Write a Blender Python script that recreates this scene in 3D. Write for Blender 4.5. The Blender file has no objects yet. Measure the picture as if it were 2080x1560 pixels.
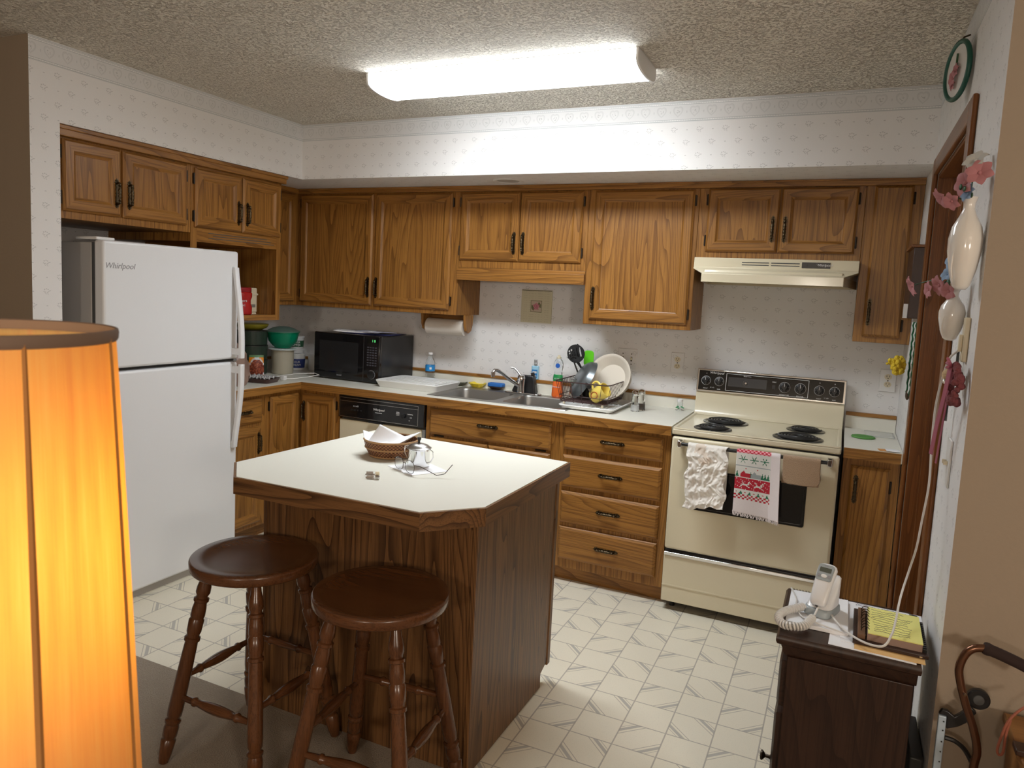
import bpy, bmesh, math, random
from mathutils import Vector, Matrix
random.seed(7)
C = bpy.context.scene
COL = C.collection
PI = math.pi
# ------------------------------------------------------------ camera
F_PX, YAW, PITCH, ROLL = 1497.44, math.radians(-24.893), math.radians(-5.8973), math.radians(2.7479)
CX, CY, CZ = 0.72918, -4.2434, 1.54569
fwd = Vector((math.sin(YAW)*math.cos(PITCH), math.cos(YAW)*math.cos(PITCH), math.sin(PITCH)))
rt = Vector((math.cos(YAW), -math.sin(YAW), 0)); up = rt.cross(fwd)
R_ = math.cos(ROLL)*rt + math.sin(ROLL)*up
U_ = -math.sin(ROLL)*rt + math.cos(ROLL)*up
cd = bpy.data.cameras.new('camera'); cam = bpy.data.objects.new('camera', cd); COL.objects.link(cam)
cam.matrix_world = Matrix(((R_.x, U_.x, -fwd.x, CX), (R_.y, U_.y, -fwd.y, CY), (R_.z, U_.z, -fwd.z, CZ), (0, 0, 0, 1)))
cd.sensor_fit = 'HORIZONTAL'; cd.sensor_width = 36; cd.lens = F_PX/2080*36
cd.shift_x = 22.93/2080; cd.shift_y = -34.83/2080
cd.clip_start = 0.02
cd.dof.use_dof = True; cd.dof.focus_distance = 3.3; cd.dof.aperture_fstop = 14
C.camera = cam
# ------------------------------------------------------------ world, exposure
w = bpy.data.worlds.new('world'); C.world = w; w.use_nodes = True
w.node_tree.nodes['Background'].inputs[0].default_value = (1, .85, .7, 1)
w.node_tree.nodes['Background'].inputs[1].default_value = 0.02
C.view_settings.view_transform = 'Standard'; C.view_settings.look = 'None'
C.view_settings.exposure = 0.27; C.view_settings.gamma = 1.0; C.view_settings.use_curve_mapping = False
TUBE_STRENGTH = 36.0      # the ceiling fixture's lens
BULB_GLOW = 11.5          # the floor lamp's bulb
ROOM_WATTS = 108.0          # unseen fill lights added in the dining area behind the camera
def point_light(name, loc, watts, color, radius):
    l = bpy.data.lights.new(name, 'POINT'); l.energy = watts; l.color = color; l.shadow_soft_size = radius
    o = bpy.data.objects.new(name, l); o.location = loc; COL.objects.link(o); return o
point_light('dining_fill_light', (.3, -7.0, 1.7), ROOM_WATTS*.7, (1, .89, .76), .15)  # added fill, no visible source; brightens the tan walls and front faces
point_light('dining_fill_light', (2.4, -5.2, 1.7), ROOM_WATTS*.8, (1, .89, .76), .15)
# ------------------------------------------------------------ geometry helper
class G:
    def __init__(s): s.v = []; s.f = []; s.m = []; s.M = None
    def add(s, vs, fs, m=0):
        b = len(s.v)
        for p in vs:
            p = Vector(p)
            if s.M is not None: p = s.M @ p
            s.v.append(p)
        for i, f in enumerate(fs):
            s.f.append([b+k for k in f]); s.m.append(m[i] if isinstance(m, (list, tuple)) else m)
        return s
    def box(s, x0, x1, y0, y1, z0, z1, m=0, fm=None):
        vs = [(x, y, z) for z in (z0, z1) for y in (y0, y1) for x in (x0, x1)]
        fs = [(0, 2, 3, 1), (4, 5, 7, 6), (0, 1, 5, 4), (2, 6, 7, 3), (0, 4, 6, 2), (1, 3, 7, 5)]
        ks = ['-z', '+z', '-y', '+y', '-x', '+x']
        return s.add(vs, fs, [(fm or {}).get(k, m) for k in ks])
    def loops(s, L, m=0, cap0=True, cap1=True, closed=True):
        n = len(L[0]); vs = [p for l in L for p in l]; fs = []
        for i in range(len(L)-1):
            for j in range(n if closed else n-1):
                k = (j+1) % n
                fs.append((i*n+j, i*n+k, (i+1)*n+k, (i+1)*n+j))
        mm = [m]*len(fs) if not isinstance(m, (list, tuple)) else [m[i // (n if closed else n-1)] for i in range(len(fs))]
        if cap0: fs.append(tuple(range(n))[::-1]); mm.append(mm[0])
        if cap1: fs.append(tuple((len(L)-1)*n+j for j in range(n))); mm.append(mm[-2] if cap0 else mm[-1])
        return s.add(vs, fs, mm)
    def lathe(s, prof, c=(0, 0, 0), seg=24, m=0, a=None, cap0=True, cap1=True, sx=1, sy=1):
        # prof: (r, h) pairs along axis a (unit vector, default z)
        ax = Vector(a).normalized() if a else Vector((0, 0, 1))
        q = ax.to_track_quat('Z', 'Y').to_matrix(); c = Vector(c)
        L = [[c + q @ Vector((sx*r*math.cos(2*PI*j/seg), sy*r*math.sin(2*PI*j/seg), h)) for j in range(seg)] for r, h in prof]
        return s.loops(L, m, cap0, cap1)
    def tube(s, pts, r, seg=8, m=0, closed=False, caps=True):
        P = [Vector(p) for p in pts]; n = len(P)
        rs = r if isinstance(r, (list, tuple)) else [r]*n
        T = []
        for i in range(n):
            a = P[(i-1) % n] if (closed or i > 0) else P[i]
            b = P[(i+1) % n] if (closed or i < n-1) else P[i]
            T.append((b-a).normalized())
        u = T[0].orthogonal().normalized(); L = []
        for i in range(n):
            u = (u - T[i]*u.dot(T[i])); u = u.normalized() if u.length > 1e-6 else T[i].orthogonal().normalized()
            v = T[i].cross(u)
            L.append([P[i] + rs[i]*(math.cos(2*PI*j/seg)*u + math.sin(2*PI*j/seg)*v) for j in range(seg)])
        if closed: L.append(L[0])
        return s.loops(L, m, caps and not closed, caps and not closed)
    def prism(s, poly, a0, a1, m=0, axis='z'):
        f = {'z': lambda p, h: (p[0], p[1], h), 'y': lambda p, h: (p[0], h, p[1]), 'x': lambda p, h: (h, p[0], p[1])}[axis]
        return s.loops([[f(p, a0) for p in poly], [f(p, a1) for p in poly]], m)
    def ball(s, c, r, m=0, seg=16, sc=(1, 1, 1)):
        k = seg//2; c = Vector(c)
        L = [[c + Vector((sc[0]*r*math.sin(t)*math.cos(2*PI*j/seg), sc[1]*r*math.sin(t)*math.sin(2*PI*j/seg), -sc[2]*r*math.cos(t))) for j in range(seg)]
             for t in [PI*(i+.35)/(k+.7-.0) for i in range(k+1)]]
        return s.loops(L, m)
    def grid(s, fn, nu, nv, m=0, thick=0):
        # surface from fn(u, v); m may be a function of (i, j)
        vs = [fn(i/nu, j/nv) for j in range(nv+1) for i in range(nu+1)]; fs = []; mm = []
        for j in range(nv):
            for i in range(nu):
                fs.append((j*(nu+1)+i, j*(nu+1)+i+1, (j+1)*(nu+1)+i+1, (j+1)*(nu+1)+i)); mm.append(m(i, j) if callable(m) else m)
        return s.add(vs, fs, mm)
    def build(s, name, mats, parent=None, bevel=0, bseg=2, solid=0, smooth=True, world=False, sub=0, ang=38, recalc=True):
        me = bpy.data.meshes.new(name)
        off = WO.get(parent, Vector((0, 0, 0))) if (parent is not None and world) else Vector((0, 0, 0))
        me.from_pydata([tuple(p-off) for p in s.v], [], s.f)
        mats = mats if isinstance(mats, (list, tuple)) else [mats]
        for x in mats: me.materials.append(x)
        for p, k in zip(me.polygons, s.m): p.material_index = min(k, len(mats)-1)
        if recalc:
            b = bmesh.new(); b.from_mesh(me); bmesh.ops.recalc_face_normals(b, faces=b.faces); b.to_mesh(me); b.free()
        if smooth:
            me.shade_smooth(); me.set_sharp_from_angle(angle=math.radians(ang))
        o = bpy.data.objects.new(name, me); COL.objects.link(o)
        if parent is not None: o.parent = parent; WO[o] = off if world else Vector((0, 0, 0))
        if bevel:
            md = o.modifiers.new('bevel', 'BEVEL'); md.width = bevel; md.segments = bseg; md.limit_method = 'ANGLE'; md.angle_limit = math.radians(50)
        if solid:
            md = o.modifiers.new('solid', 'SOLIDIFY'); md.thickness = solid; md.offset = 0
        if sub:
            md = o.modifiers.new('sub', 'SUBSURF'); md.levels = sub; md.render_levels = sub
        return o
WO = {}
def thing(name, label, cat, loc=(0, 0, 0), rz=0, group=None):
    o = bpy.data.objects.new(name, None); COL.objects.link(o); o.location = loc; o.rotation_euler = (0, 0, rz)
    o['label'] = label; o['category'] = cat; WO[o] = Vector(loc); o.empty_display_size = .05
    if group: o['group'] = group
    return o
def tag(o, label, cat, group=None):
    o['label'] = label; o['category'] = cat
    if group: o['group'] = group
    return o
def struct(o): o['kind'] = 'structure'; return o
def child_of(o, parent, loc=(0, 0, 0), rot=(0, 0, 0)):
    o.parent = parent; o.location = loc; o.rotation_euler = rot; return o
def text_mesh(name, txt, size, mat, parent, M, extrude=.0004, shear=0.0, align='CENTER', space=1.0):
    cu = bpy.data.curves.new(name, 'FONT'); cu.body = txt; cu.size = size; cu.extrude = extrude; cu.shear = shear
    cu.align_x = align; cu.align_y = 'CENTER'; cu.space_character = space
    t = bpy.data.objects.new(name+'_curve', cu)
    me = bpy.data.meshes.new_from_object(t); bpy.data.objects.remove(t); bpy.data.curves.remove(cu)
    me.transform(M); me.materials.clear(); me.materials.append(mat)
    o = bpy.data.objects.new(name, me); COL.objects.link(o); o.parent = parent
    return o
def rot4(x=0, y=0, z=0): return Matrix.Rotation(z, 4, 'Z') @ Matrix.Rotation(y, 4, 'Y') @ Matrix.Rotation(x, 4, 'X')
def T4(p): return Matrix.Translation(Vector(p))
FACE_FRONT = rot4(x=PI/2)                     # text that faces -y
FACE_RIGHT = rot4(z=PI/2) @ rot4(x=PI/2)      # text that faces +x
# ------------------------------------------------------------ material helper
_nt = None
def new_mat(name):
    global _nt
    m = bpy.data.materials.new(name); m.use_nodes = True; _nt = m.node_tree
    return m, _nt.nodes['Principled BSDF']
def nd(t, **k):
    n = _nt.nodes.new(t)
    for a, b in k.items(): setattr(n, a, b)
    return n
def ln(a, b): _nt.links.new(a, b)
def setin(sock, v):
    if isinstance(v, (int, float)): sock.default_value = v
    elif isinstance(v, (tuple, list)): sock.default_value = v
    else: ln(v, sock)
def M_(op, *a, clamp=False):
    n = nd('ShaderNodeMath', operation=op, use_clamp=clamp)
    for i, x in enumerate(a): setin(n.inputs[i], x)
    return n.outputs[0]
def VM(op, *a):
    n = nd('ShaderNodeVectorMath', operation=op)
    for i, x in enumerate(a): setin(n.inputs[i], x)
    return n.outputs['Value'] if op in ('DISTANCE', 'LENGTH', 'DOT_PRODUCT') else n.outputs[0]
def mix(f, a, b):
    n = nd('ShaderNodeMix', data_type='RGBA'); setin(n.inputs[0], f)
    for i, x in ((6, a), (7, b)):
        setin(n.inputs[i], (*x, 1) if isinstance(x, tuple) and len(x) == 3 else x)
    return n.outputs[2]
def comb(x, y, z=0):
    n = nd('ShaderNodeCombineXYZ')
    for i, q in enumerate((x, y, z)): setin(n.inputs[i], q)
    return n.outputs[0]
def objco(): return nd('ShaderNodeTexCoord').outputs['Object']
def sep(v):
    n = nd('ShaderNodeSeparateXYZ'); ln(v, n.inputs[0]); return n.outputs
def noise(v, scale, detail=2, rough=.5, dist=0, out=0):
    n = nd('ShaderNodeTexNoise'); ln(v, n.inputs['Vector']); n.inputs['Scale'].default_value = scale
    n.inputs['Detail'].default_value = detail; n.inputs['Roughness'].default_value = rough; n.inputs['Distortion'].default_value = dist
    return n.outputs[out]
def ramp(f, stops):
    n = nd('ShaderNodeValToRGB'); setin(n.inputs[0], f); cr = n.color_ramp
    while len(cr.elements) < len(stops): cr.elements.new(.5)
    for e, (p, c) in zip(cr.elements, stops): e.position = p; e.color = (*c, 1) if len(c) == 3 else c
    return n.outputs[0]
def bump(h, strength, dist, bs):
    n = nd('ShaderNodeBump'); n.inputs['Strength'].default_value = strength; n.inputs['Distance'].default_value = dist
    ln(h, n.inputs['Height']); ln(n.outputs[0], bs.inputs['Normal'])
def plain(name, col, rough=.5, metal=0, spec=None, coat=0, trans=0, ior=None, alpha=None, bumpy=None, var=0, sheen=0):
    m, b = new_mat(name)
    b.inputs['Base Color'].default_value = (*col, 1); b.inputs['Roughness'].default_value = rough; b.inputs['Metallic'].default_value = metal
    if spec is not None: b.inputs['Specular IOR Level'].default_value = spec
    if coat: b.inputs['Coat Weight'].default_value = coat; b.inputs['Coat Roughness'].default_value = .12
    if trans: b.inputs['Transmission Weight'].default_value = trans
    if ior: b.inputs['IOR'].default_value = ior
    if sheen: b.inputs['Sheen Weight'].default_value = sheen
    if var:
        v = objco(); f = noise(v, 9, 3); g = M_('MULTIPLY_ADD', f, 2*var, 1-var)
        ln(mix(g, tuple(c*(1-var) for c in col), tuple(min(1, c*(1+var*.3)) for c in col)), b.inputs['Base Color'])
    if bumpy: bump(noise(objco(), bumpy[0], 3), bumpy[1], bumpy[2], b)
    return m
def emis(name, col, s):
    m, b = new_mat(name); b.inputs['Base Color'].default_value = (0, 0, 0, 1)
    b.inputs['Emission Color'].default_value = (*col, 1); b.inputs['Emission Strength'].default_value = s
    return m
def oak(name, axis, light, mid, dark, rough=.38, scale=1.0, contrast=.7, rings=40.0, coat=.08):
    # flat-sawn grain: contour lines of a noise stretched along the grain, plus fine pores
    m, b = new_mat(name)
    co = objco(); rnd = nd('ShaderNodeObjectInfo').outputs['Random']
    x, y, z = sep(co)
    off = M_('MULTIPLY', rnd, 37.0)
    st = .085
    fx, fy, fz = [(st if axis == a else 1.0) for a in 'xyz']
    v = comb(M_('MULTIPLY_ADD', x, fx*scale, off), M_('MULTIPLY_ADD', y, fy*scale, off), M_('MULTIPLY_ADD', z, fz*scale, off))
    n1 = noise(v, 3.0, 3, .42, .1)
    rg = M_('FRACT', M_('MULTIPLY', n1, rings))
    saw = M_('POWER', rg, 3.2)
    fp = .015
    gx, gy, gz = [(fp if axis == a else 1.0) for a in 'xyz']
    v2 = comb(M_('MULTIPLY_ADD', x, gx, off), M_('MULTIPLY_ADD', y, gy, off), M_('MULTIPLY_ADD', z, gz, off))
    pores = noise(v2, 330, 2, .6)
    broad = noise(v2, 16, 2, .5)
    c = mix(M_('MULTIPLY', broad, 1.0), light, mid)
    c = mix(M_('MULTIPLY', saw, contrast), c, dark)
    streak = noise(v2, 95, 3, .65)
    c = mix(M_('MULTIPLY', M_('GREATER_THAN', streak, .56), .30), c, dark)
    pm = M_('MULTIPLY', M_('GREATER_THAN', pores, .575), .35)
    c = mix(pm, c, dark)
    ln(c, b.inputs['Base Color']); b.inputs['Roughness'].default_value = rough
    b.inputs['Coat Weight'].default_value = coat; b.inputs['Coat Roughness'].default_value = .25; b.inputs['Specular IOR Level'].default_value = .35
    bump(M_('ADD', M_('MULTIPLY', saw, -.5), M_('MULTIPLY', pores, -.6)), .12, .001, b)
    return m
OAKC = ((.385, .180, .042), (.285, .123, .024), (.100, .036, .006))
OAK = {a: oak('oak_'+a, a, *OAKC) for a in 'xyz'}
ISC = ((.215, .105, .040), (.160, .073, .025), (.040, .016, .006))
ISL = {a: oak('dark_oak_'+a, a, *ISC, rings=46, contrast=.9) for a in 'xyz'}
TRIMC = ((.24, .092, .026), (.18, .062, .016), (.07, .022, .006))
TRIMW = {a: oak('stained_trim_'+a, a, *TRIMC, rings=26, contrast=.5, rough=.3) for a in 'xyz'}
DKC = ((.046, .021, .012), (.031, .0135, .008), (.011, .0045, .003))
DKW = {a: oak('dark_cabinet_wood_'+a, a, *DKC, rings=30, contrast=.6, rough=.4) for a in 'xyz'}
STC = ((.145, .056, .020), (.100, .036, .012), (.04, .013, .005))
STW = {a: oak('walnut_stain_'+a, a, *STC, rings=3, contrast=.4, rough=.22, coat=.5) for a in 'xyz'}
LAM = plain('white_laminate', (.74, .725, .645), .38, var=.05)
ALMOND = plain('almond_enamel', (.70, .63, .46), .28, coat=.3)
BLACKG = plain('black_glass', (.006, .006, .007), .08, spec=.6)
BLACKP = plain('black_plastic', (.012, .012, .013), .35)
CHROME = plain('chrome', (.75, .75, .76), .12, metal=1)
STEEL = plain('brushed_steel', (.50, .49, .47), .30, metal=1)
BRASS = plain('antique_brass', (.085, .065, .04), .30, metal=1, bumpy=(400, .6, .001))
DARKM = plain('dark_bronze', (.05, .04, .032), .4, metal=1)
WHITEP = plain('white_plastic', (.78, .78, .77), .35)
IVORY = plain('ivory_plastic', (.70, .62, .45), .4)
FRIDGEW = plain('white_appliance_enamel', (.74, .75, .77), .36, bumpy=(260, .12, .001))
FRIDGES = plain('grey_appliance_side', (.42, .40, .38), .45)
GREYP = plain('grey_plastic', (.33, .37, .39), .4)
DARKGREY = plain('dark_grey_gasket', (.07, .07, .07), .6)
BROWNWALL = plain('tan_wall_paint', (.33, .262, .195), .8, bumpy=(120, .25, .002))
PAPER = plain('paper_white', (.82, .82, .84), .8)
YPAPER = plain('yellow_legal_paper', (.80, .76, .25), .8)
MANILA = plain('manila_envelope', (.72, .45, .18), .8)
INK = plain('ink', (.05, .05, .08), .7)
LEATHER = plain('dark_brown_leather', (.035, .016, .012), .4)
GLASS = plain('clear_glass', (.95, .97, .97), .03, trans=1, ior=1.45)
PLASTG = plain('clear_plastic', (.93, .96, .98), .08, trans=1, ior=1.3)
# wallpaper ------------------------------------------------------------
def wall_uv():
    x, y, z = sep(nd('ShaderNodeNewGeometry').outputs['Position'])
    nx, ny, nz = sep(nd('ShaderNodeNewGeometry').outputs['Normal'])
    ax = M_('GREATER_THAN', M_('ABSOLUTE', nx), .5); az = M_('GREATER_THAN', M_('ABSOLUTE', nz), .5)
    u = M_('ADD', M_('MULTIPLY', x, M_('SUBTRACT', 1, ax)), M_('MULTIPLY', y, ax))
    v = M_('ADD', M_('MULTIPLY', z, M_('SUBTRACT', 1, az)), M_('MULTIPLY', y, az))
    return u, v
def wallpaper():
    m, b = new_mat('sprig_wallpaper')
    u, v = wall_uv()
    row0 = M_('ADD', M_('DIVIDE', M_('SUBTRACT', v, 1.569), .0588), .5)
    row = M_('FLOOR', row0)
    ly = M_('MULTIPLY', M_('SUBTRACT', M_('FRACT', row0), .5), .0588)
    uu = M_('ADD', M_('ADD', M_('DIVIDE', M_('SUBTRACT', u, .096), .1175), M_('MULTIPLY', row, .5)), .5)
    lx = M_('MULTIPLY', M_('SUBTRACT', M_('FRACT', uu), .5), .1175)
    p = comb(lx, ly, 0)
    def dot(cx, cy, r, sx=1, sy=1, ang=0):
        q = VM('SUBTRACT', p, (cx, cy, 0))
        if ang:
            a, b_ = sep(q)[0], sep(q)[1]
            c, s = math.cos(ang), math.sin(ang)
            q = comb(M_('ADD', M_('MULTIPLY', a, c), M_('MULTIPLY', b_, s)), M_('SUBTRACT', M_('MULTIPLY', b_, c), M_('MULTIPLY', a, s)))
        q = VM('MULTIPLY', q, (1/sx, 1/sy, 1))
        return M_('LESS_THAN', VM('LENGTH', q), r)
    shapes = [dot(-.011, .009, .0028), dot(-.003, .0115, .0026), dot(.004, .009, .0026), dot(-.0135, .001, .0024),
              dot(-.008, -.002, .0028, 1.5, .7, .4), dot(0, -.004, .0055, 1, .18, 1.25), dot(.005, -.001, .0075, 1, .2, .75),
              dot(.012, .004, .0045, 1, .45, .2), dot(.004, -.010, .004, 1, .3, 1.9), dot(-.006, -.0085, .004, 1, .3, -.7),
              dot(.057, 0, .0022), dot(-.057, 0, .0022)]
    s = shapes[0]
    for q in shapes[1:]: s = M_('MAXIMUM', s, q)
    fade = M_('MULTIPLY', s, .5)
    base = mix(noise(nd('ShaderNodeNewGeometry').outputs['Position'], 1.5, 2), (.76, .75, .745), (.80, .79, .785))
    c = mix(fade, base, (.36, .355, .36))
    ln(c, b.inputs['Base Color']); b.inputs['Roughness'].default_value = .55
    bump(noise(nd('ShaderNodeNewGeometry').outputs['Position'], 380, 3, .7), .25, .0012, b)
    return m
def border():
    m, b = new_mat('heart_border')
    u, v = wall_uv()
    h = M_('SUBTRACT', v, 2.4155)
    def band(c, hw): return M_('LESS_THAN', M_('ABSOLUTE', M_('SUBTRACT', h, c)), hw)
    lines = band(.046, .0012)
    for c, hw in ((.041, .0008), (.034, .001), (-.034, .001), (-.041, .001), (-.0445, .0012)): lines = M_('MAXIMUM', lines, band(c, hw))
    dash = M_('GREATER_THAN', M_('FRACT', M_('DIVIDE', u, .011)), .45)
    dd = M_('MULTIPLY', M_('MAXIMUM', band(.0375, .002), band(-.0375, .002)), dash)
    cell = M_('FRACT', M_('ADD', M_('DIVIDE', M_('SUBTRACT', u, .703), .0772), .5))
    hx = M_('DIVIDE', M_('MULTIPLY', M_('SUBTRACT', cell, .5), .0772), .0215)
    hy = M_('DIVIDE', M_('SUBTRACT', h, -.003), .0205)
    # heart: x^2 + (y - 0.6*sqrt|x|)^2 = 1
    hv = M_('SQRT', M_('ADD', M_('MULTIPLY', hx, hx), M_('POWER', M_('ABSOLUTE', M_('SUBTRACT', hy, M_('MULTIPLY', M_('SQRT', M_('ABSOLUTE', hx)), .62))), 2)))
    ring = M_('LESS_THAN', M_('ABSOLUTE', M_('SUBTRACT', hv, .98)), .10)
    ring2 = M_('LESS_THAN', M_('ABSOLUTE', M_('SUBTRACT', hv, .80)), .03)
    vor = nd('ShaderNodeTexVoronoi'); ln(comb(u, v), vor.inputs['Vector']); vor.inputs['Scale'].default_value = 190
    fl = M_('MULTIPLY', M_('LESS_THAN', vor.outputs['Distance'], .38), M_('LESS_THAN', hv, .45))
    bow = M_('MULTIPLY', M_('LESS_THAN', M_('ABSOLUTE', M_('SUBTRACT', cell, .0)), .06), M_('LESS_THAN', M_('ABSOLUTE', h), .005))
    c = mix(M_('MULTIPLY', lines, .75), (.70, .70, .70), (.36, .39, .41))
    c = mix(M_('MULTIPLY', dd, .7), c, (.85, .85, .84))
    c = mix(M_('MULTIPLY', ring, .36), c, (.45, .46, .46))
    c = mix(M_('MULTIPLY', M_('MAXIMUM', ring2, bow), .4), c, (.42, .43, .43))
    c = mix(M_('MULTIPLY', fl, .7), c, (.33, .34, .34))
    ln(c, b.inputs['Base Color']); b.inputs['Roughness'].default_value = .6
    return m
WALLP = wallpaper(); BORDER = border()
def ceiling_mat():
    m, b = new_mat('popcorn_ceiling')
    b.inputs['Base Color'].default_value = (.84, .78, .68, 1); b.inputs['Roughness'].default_value = .85
    co = objco(); n = noise(co, 95, 4, .7); n2 = noise(co, 170, 2, .6)
    h = M_('ADD', M_('MULTIPLY', M_('SUBTRACT', n, .5, clamp=True), 3.5), M_('MULTIPLY', n2, .4))
    bump(h, 1.0, .013, b)
    return m
CEIL = ceiling_mat()
def vinyl():
    m, b = new_mat('vinyl_tile_floor')
    x, y, z = sep(nd('ShaderNodeNewGeometry').outputs['Position'])
    S = .1543
    a = M_('DIVIDE', M_('ADD', x, .036), S); c_ = M_('DIVIDE', M_('ADD', y, 1.556), S)
    ia, ic = M_('FLOOR', a), M_('FLOOR', c_)
    fa, fc = M_('FRACT', a), M_('FRACT', c_)
    edge = M_('MINIMUM', M_('MINIMUM', fa, M_('SUBTRACT', 1, fa)), M_('MINIMUM', fc, M_('SUBTRACT', 1, fc)))
    grout = M_('LESS_THAN', edge, .016)
    par = M_('MODULO', M_('ABSOLUTE', M_('ADD', ia, ic)), 2)            # 0 plain, 1 striped
    striped = M_('GREATER_THAN', par, .5)
    typ = M_('GREATER_THAN', M_('MODULO', M_('ABSOLUTE', ia), 2), .5)
    # cut corners: bands where s = fa+fc near the lower-left / upper-right corner, or with fa mirrored
    fm = M_('ADD', M_('MULTIPLY', fa, M_('SUBTRACT', 1, typ)), M_('MULTIPLY', M_('SUBTRACT', 1, fa), typ))
    s1 = M_('ADD', fm, fc); s2 = M_('SUBTRACT', 2, s1); s = M_('MINIMUM', s1, s2)
    def bd(c, hw): return M_('LESS_THAN', M_('ABSOLUTE', M_('SUBTRACT', s, c)), hw)
    line = M_('MAXIMUM', bd(.55, .014), bd(.26, .010))
    grey = M_('MAXIMUM', bd(.39, .062), M_('LESS_THAN', s, .0))
    co = nd('ShaderNodeNewGeometry').outputs['Position']
    sp = noise(co, 260, 2, .6)
    base = mix(noise(co, 2.2, 2), (.72, .665, .53), (.80, .75, .62))
    base = mix(M_('MULTIPLY', M_('GREATER_THAN', sp, .62), .18), base, (.35, .33, .29))
    c = mix(M_('MULTIPLY', M_('MULTIPLY', grey, striped), .8), base, (.38, .365, .33))
    c = mix(M_('MULTIPLY', M_('MAXIMUM', M_('MULTIPLY', line, striped), grout), .75), c, (.33, .30, .26))
    vor = nd('ShaderNodeTexVoronoi'); ln(co, vor.inputs['Vector']); vor.inputs['Scale'].default_value = 3.1
    c = mix(M_('MULTIPLY', M_('LESS_THAN', vor.outputs['Distance'], .018), .6), c, (.12, .10, .08))
    ln(c, b.inputs['Base Color']); b.inputs['Roughness'].default_value = .42
    bump(M_('MULTIPLY', grout, -1), .3, .001, b)
    return m
VINYL = vinyl()
def carpet_mat():
    m, b = new_mat('greige_carpet')
    co = nd('ShaderNodeNewGeometry').outputs['Position']
    n = noise(co, 180, 3, .7); n2 = noise(co, 14, 2)
    c = mix(n, (.22, .17, .12), (.56, .46, .35)); c = mix(M_('MULTIPLY', n2, .35), c, (.20, .165, .12))
    ln(c, b.inputs['Base Color']); b.inputs['Roughness'].default_value = 1; b.inputs['Sheen Weight'].default_value = .2
    bump(n, 1.0, .012, b)
    return m
CARPET = carpet_mat()
# ------------------------------------------------------------ room shell
XR, XL, ZC, ZS, YS, XS = 1.004, -2.945, 2.466, 2.15, -.687, -2.289
def S_(g, name, mats, **k): return struct(g.build(name, mats, smooth=False, **k))
S_(G().box(XL-.1, XR+.12, 0, .1, -.01, ZC), 'wall_back', [WALLP])
S_(G().box(XL-.1, XL, -2.19, 0, -.01, ZC), 'wall_left', [WALLP])
S_(G().box(-5.1, XS, -2.316, -2.19, -.01, ZC, 0, {'+x': 1, '+y': 1}), 'wall_left_end', [BROWNWALL, WALLP])
DY0, DY1, DZ = -1.76, -.868, 2.078
g = G().box(XR, XR+.12, -2.116, DY0, -.01, ZC).box(XR, XR+.12, DY1, 0, -.01, ZC).box(XR, XR+.12, DY0, DY1, DZ, ZC)
S_(g, 'wall_right', [WALLP])
S_(G().box(XR, 3.3, -2.236, -2.116, -.01, ZC, 0, {'-x': 1}), 'wall_right_end', [BROWNWALL, WALLP])
g = G().box(XS, XR, YS, 0, ZS, ZC).box(XL, XS, -2.19, 0, ZS, ZC)
S_(g, 'wall_soffit', [WALLP])
S_(G().box(XL-.1, XR+.12, -2.262, .1, -.05, 0), 'floor', [VINYL])
S_(G().box(-5.1, 3.3, -8.0, -2.262, -.05, .006), 'floor', [CARPET])
S_(G().box(-5.1, 3.3, -8.0, .1, ZC, ZC+.06), 'ceiling', [CEIL])
S_(G().box(-5.2, -5.1, -8.0, -2.19, -.01, ZC), 'wall_dining_left', [BROWNWALL])
S_(G().box(3.3, 3.4, -8.0, -2.116, -.01, ZC), 'wall_dining_right', [BROWNWALL])
S_(G().box(-5.2, 3.4, -8.1, -8.0, -.01, ZC), 'wall_dining_back', [BROWNWALL])
S_(G().box(XS-.003, XR, YS-.0009, YS, 2.371, ZC), 'trim_1', [BORDER])
S_(G().box(XS, XS+.0009, -2.316, YS-.001, 2.371, ZC), 'trim_2', [BORDER])
S_(G().box(XR-.0009, XR, -2.236, YS-.001, 2.371, ZC), 'trim_3', [BORDER])
# doorway in the right wall: casing, jamb, stop and the closed door
cw = .066
g = G()
for y0, y1, z0, z1, k in ((DY0-cw, DY0+.004, 0, DZ+cw, 0), (DY1-.004, DY1+cw, 0, DZ+cw, 0), (DY0+.004, DY1-.004, DZ-.004, DZ+cw, 1)):
    g.box(XR-.016, XR-.0005, y0, y1, z0, z1, k)
S_(g, 'trim_4', [TRIMW['z'], TRIMW['y']], bevel=.006)
g = G()
for y0, y1 in ((DY0+.0005, DY0+.018), (DY1-.018, DY1-.0005)): g.box(XR+.0005, XR+.119, y0, y1, 0, DZ-.001)
g.box(XR+.0005, XR+.119, DY0+.018, DY1-.018, DZ-.018, DZ-.001, 1)
for y0, y1 in ((DY0+.018, DY0+.03), (DY1-.03, DY1-.018)): g.box(XR+.045, XR+.078, y0, y1, 0, DZ-.018)
S_(g, 'trim_5', [TRIMW['z'], TRIMW['y']], bevel=.002)
g = G().box(XR+.080, XR+.116, DY0+.020, DY1-.020, .004, DZ-.020)
S_(g, 'door_1', [TRIMW['z']], bevel=.002)
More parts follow.
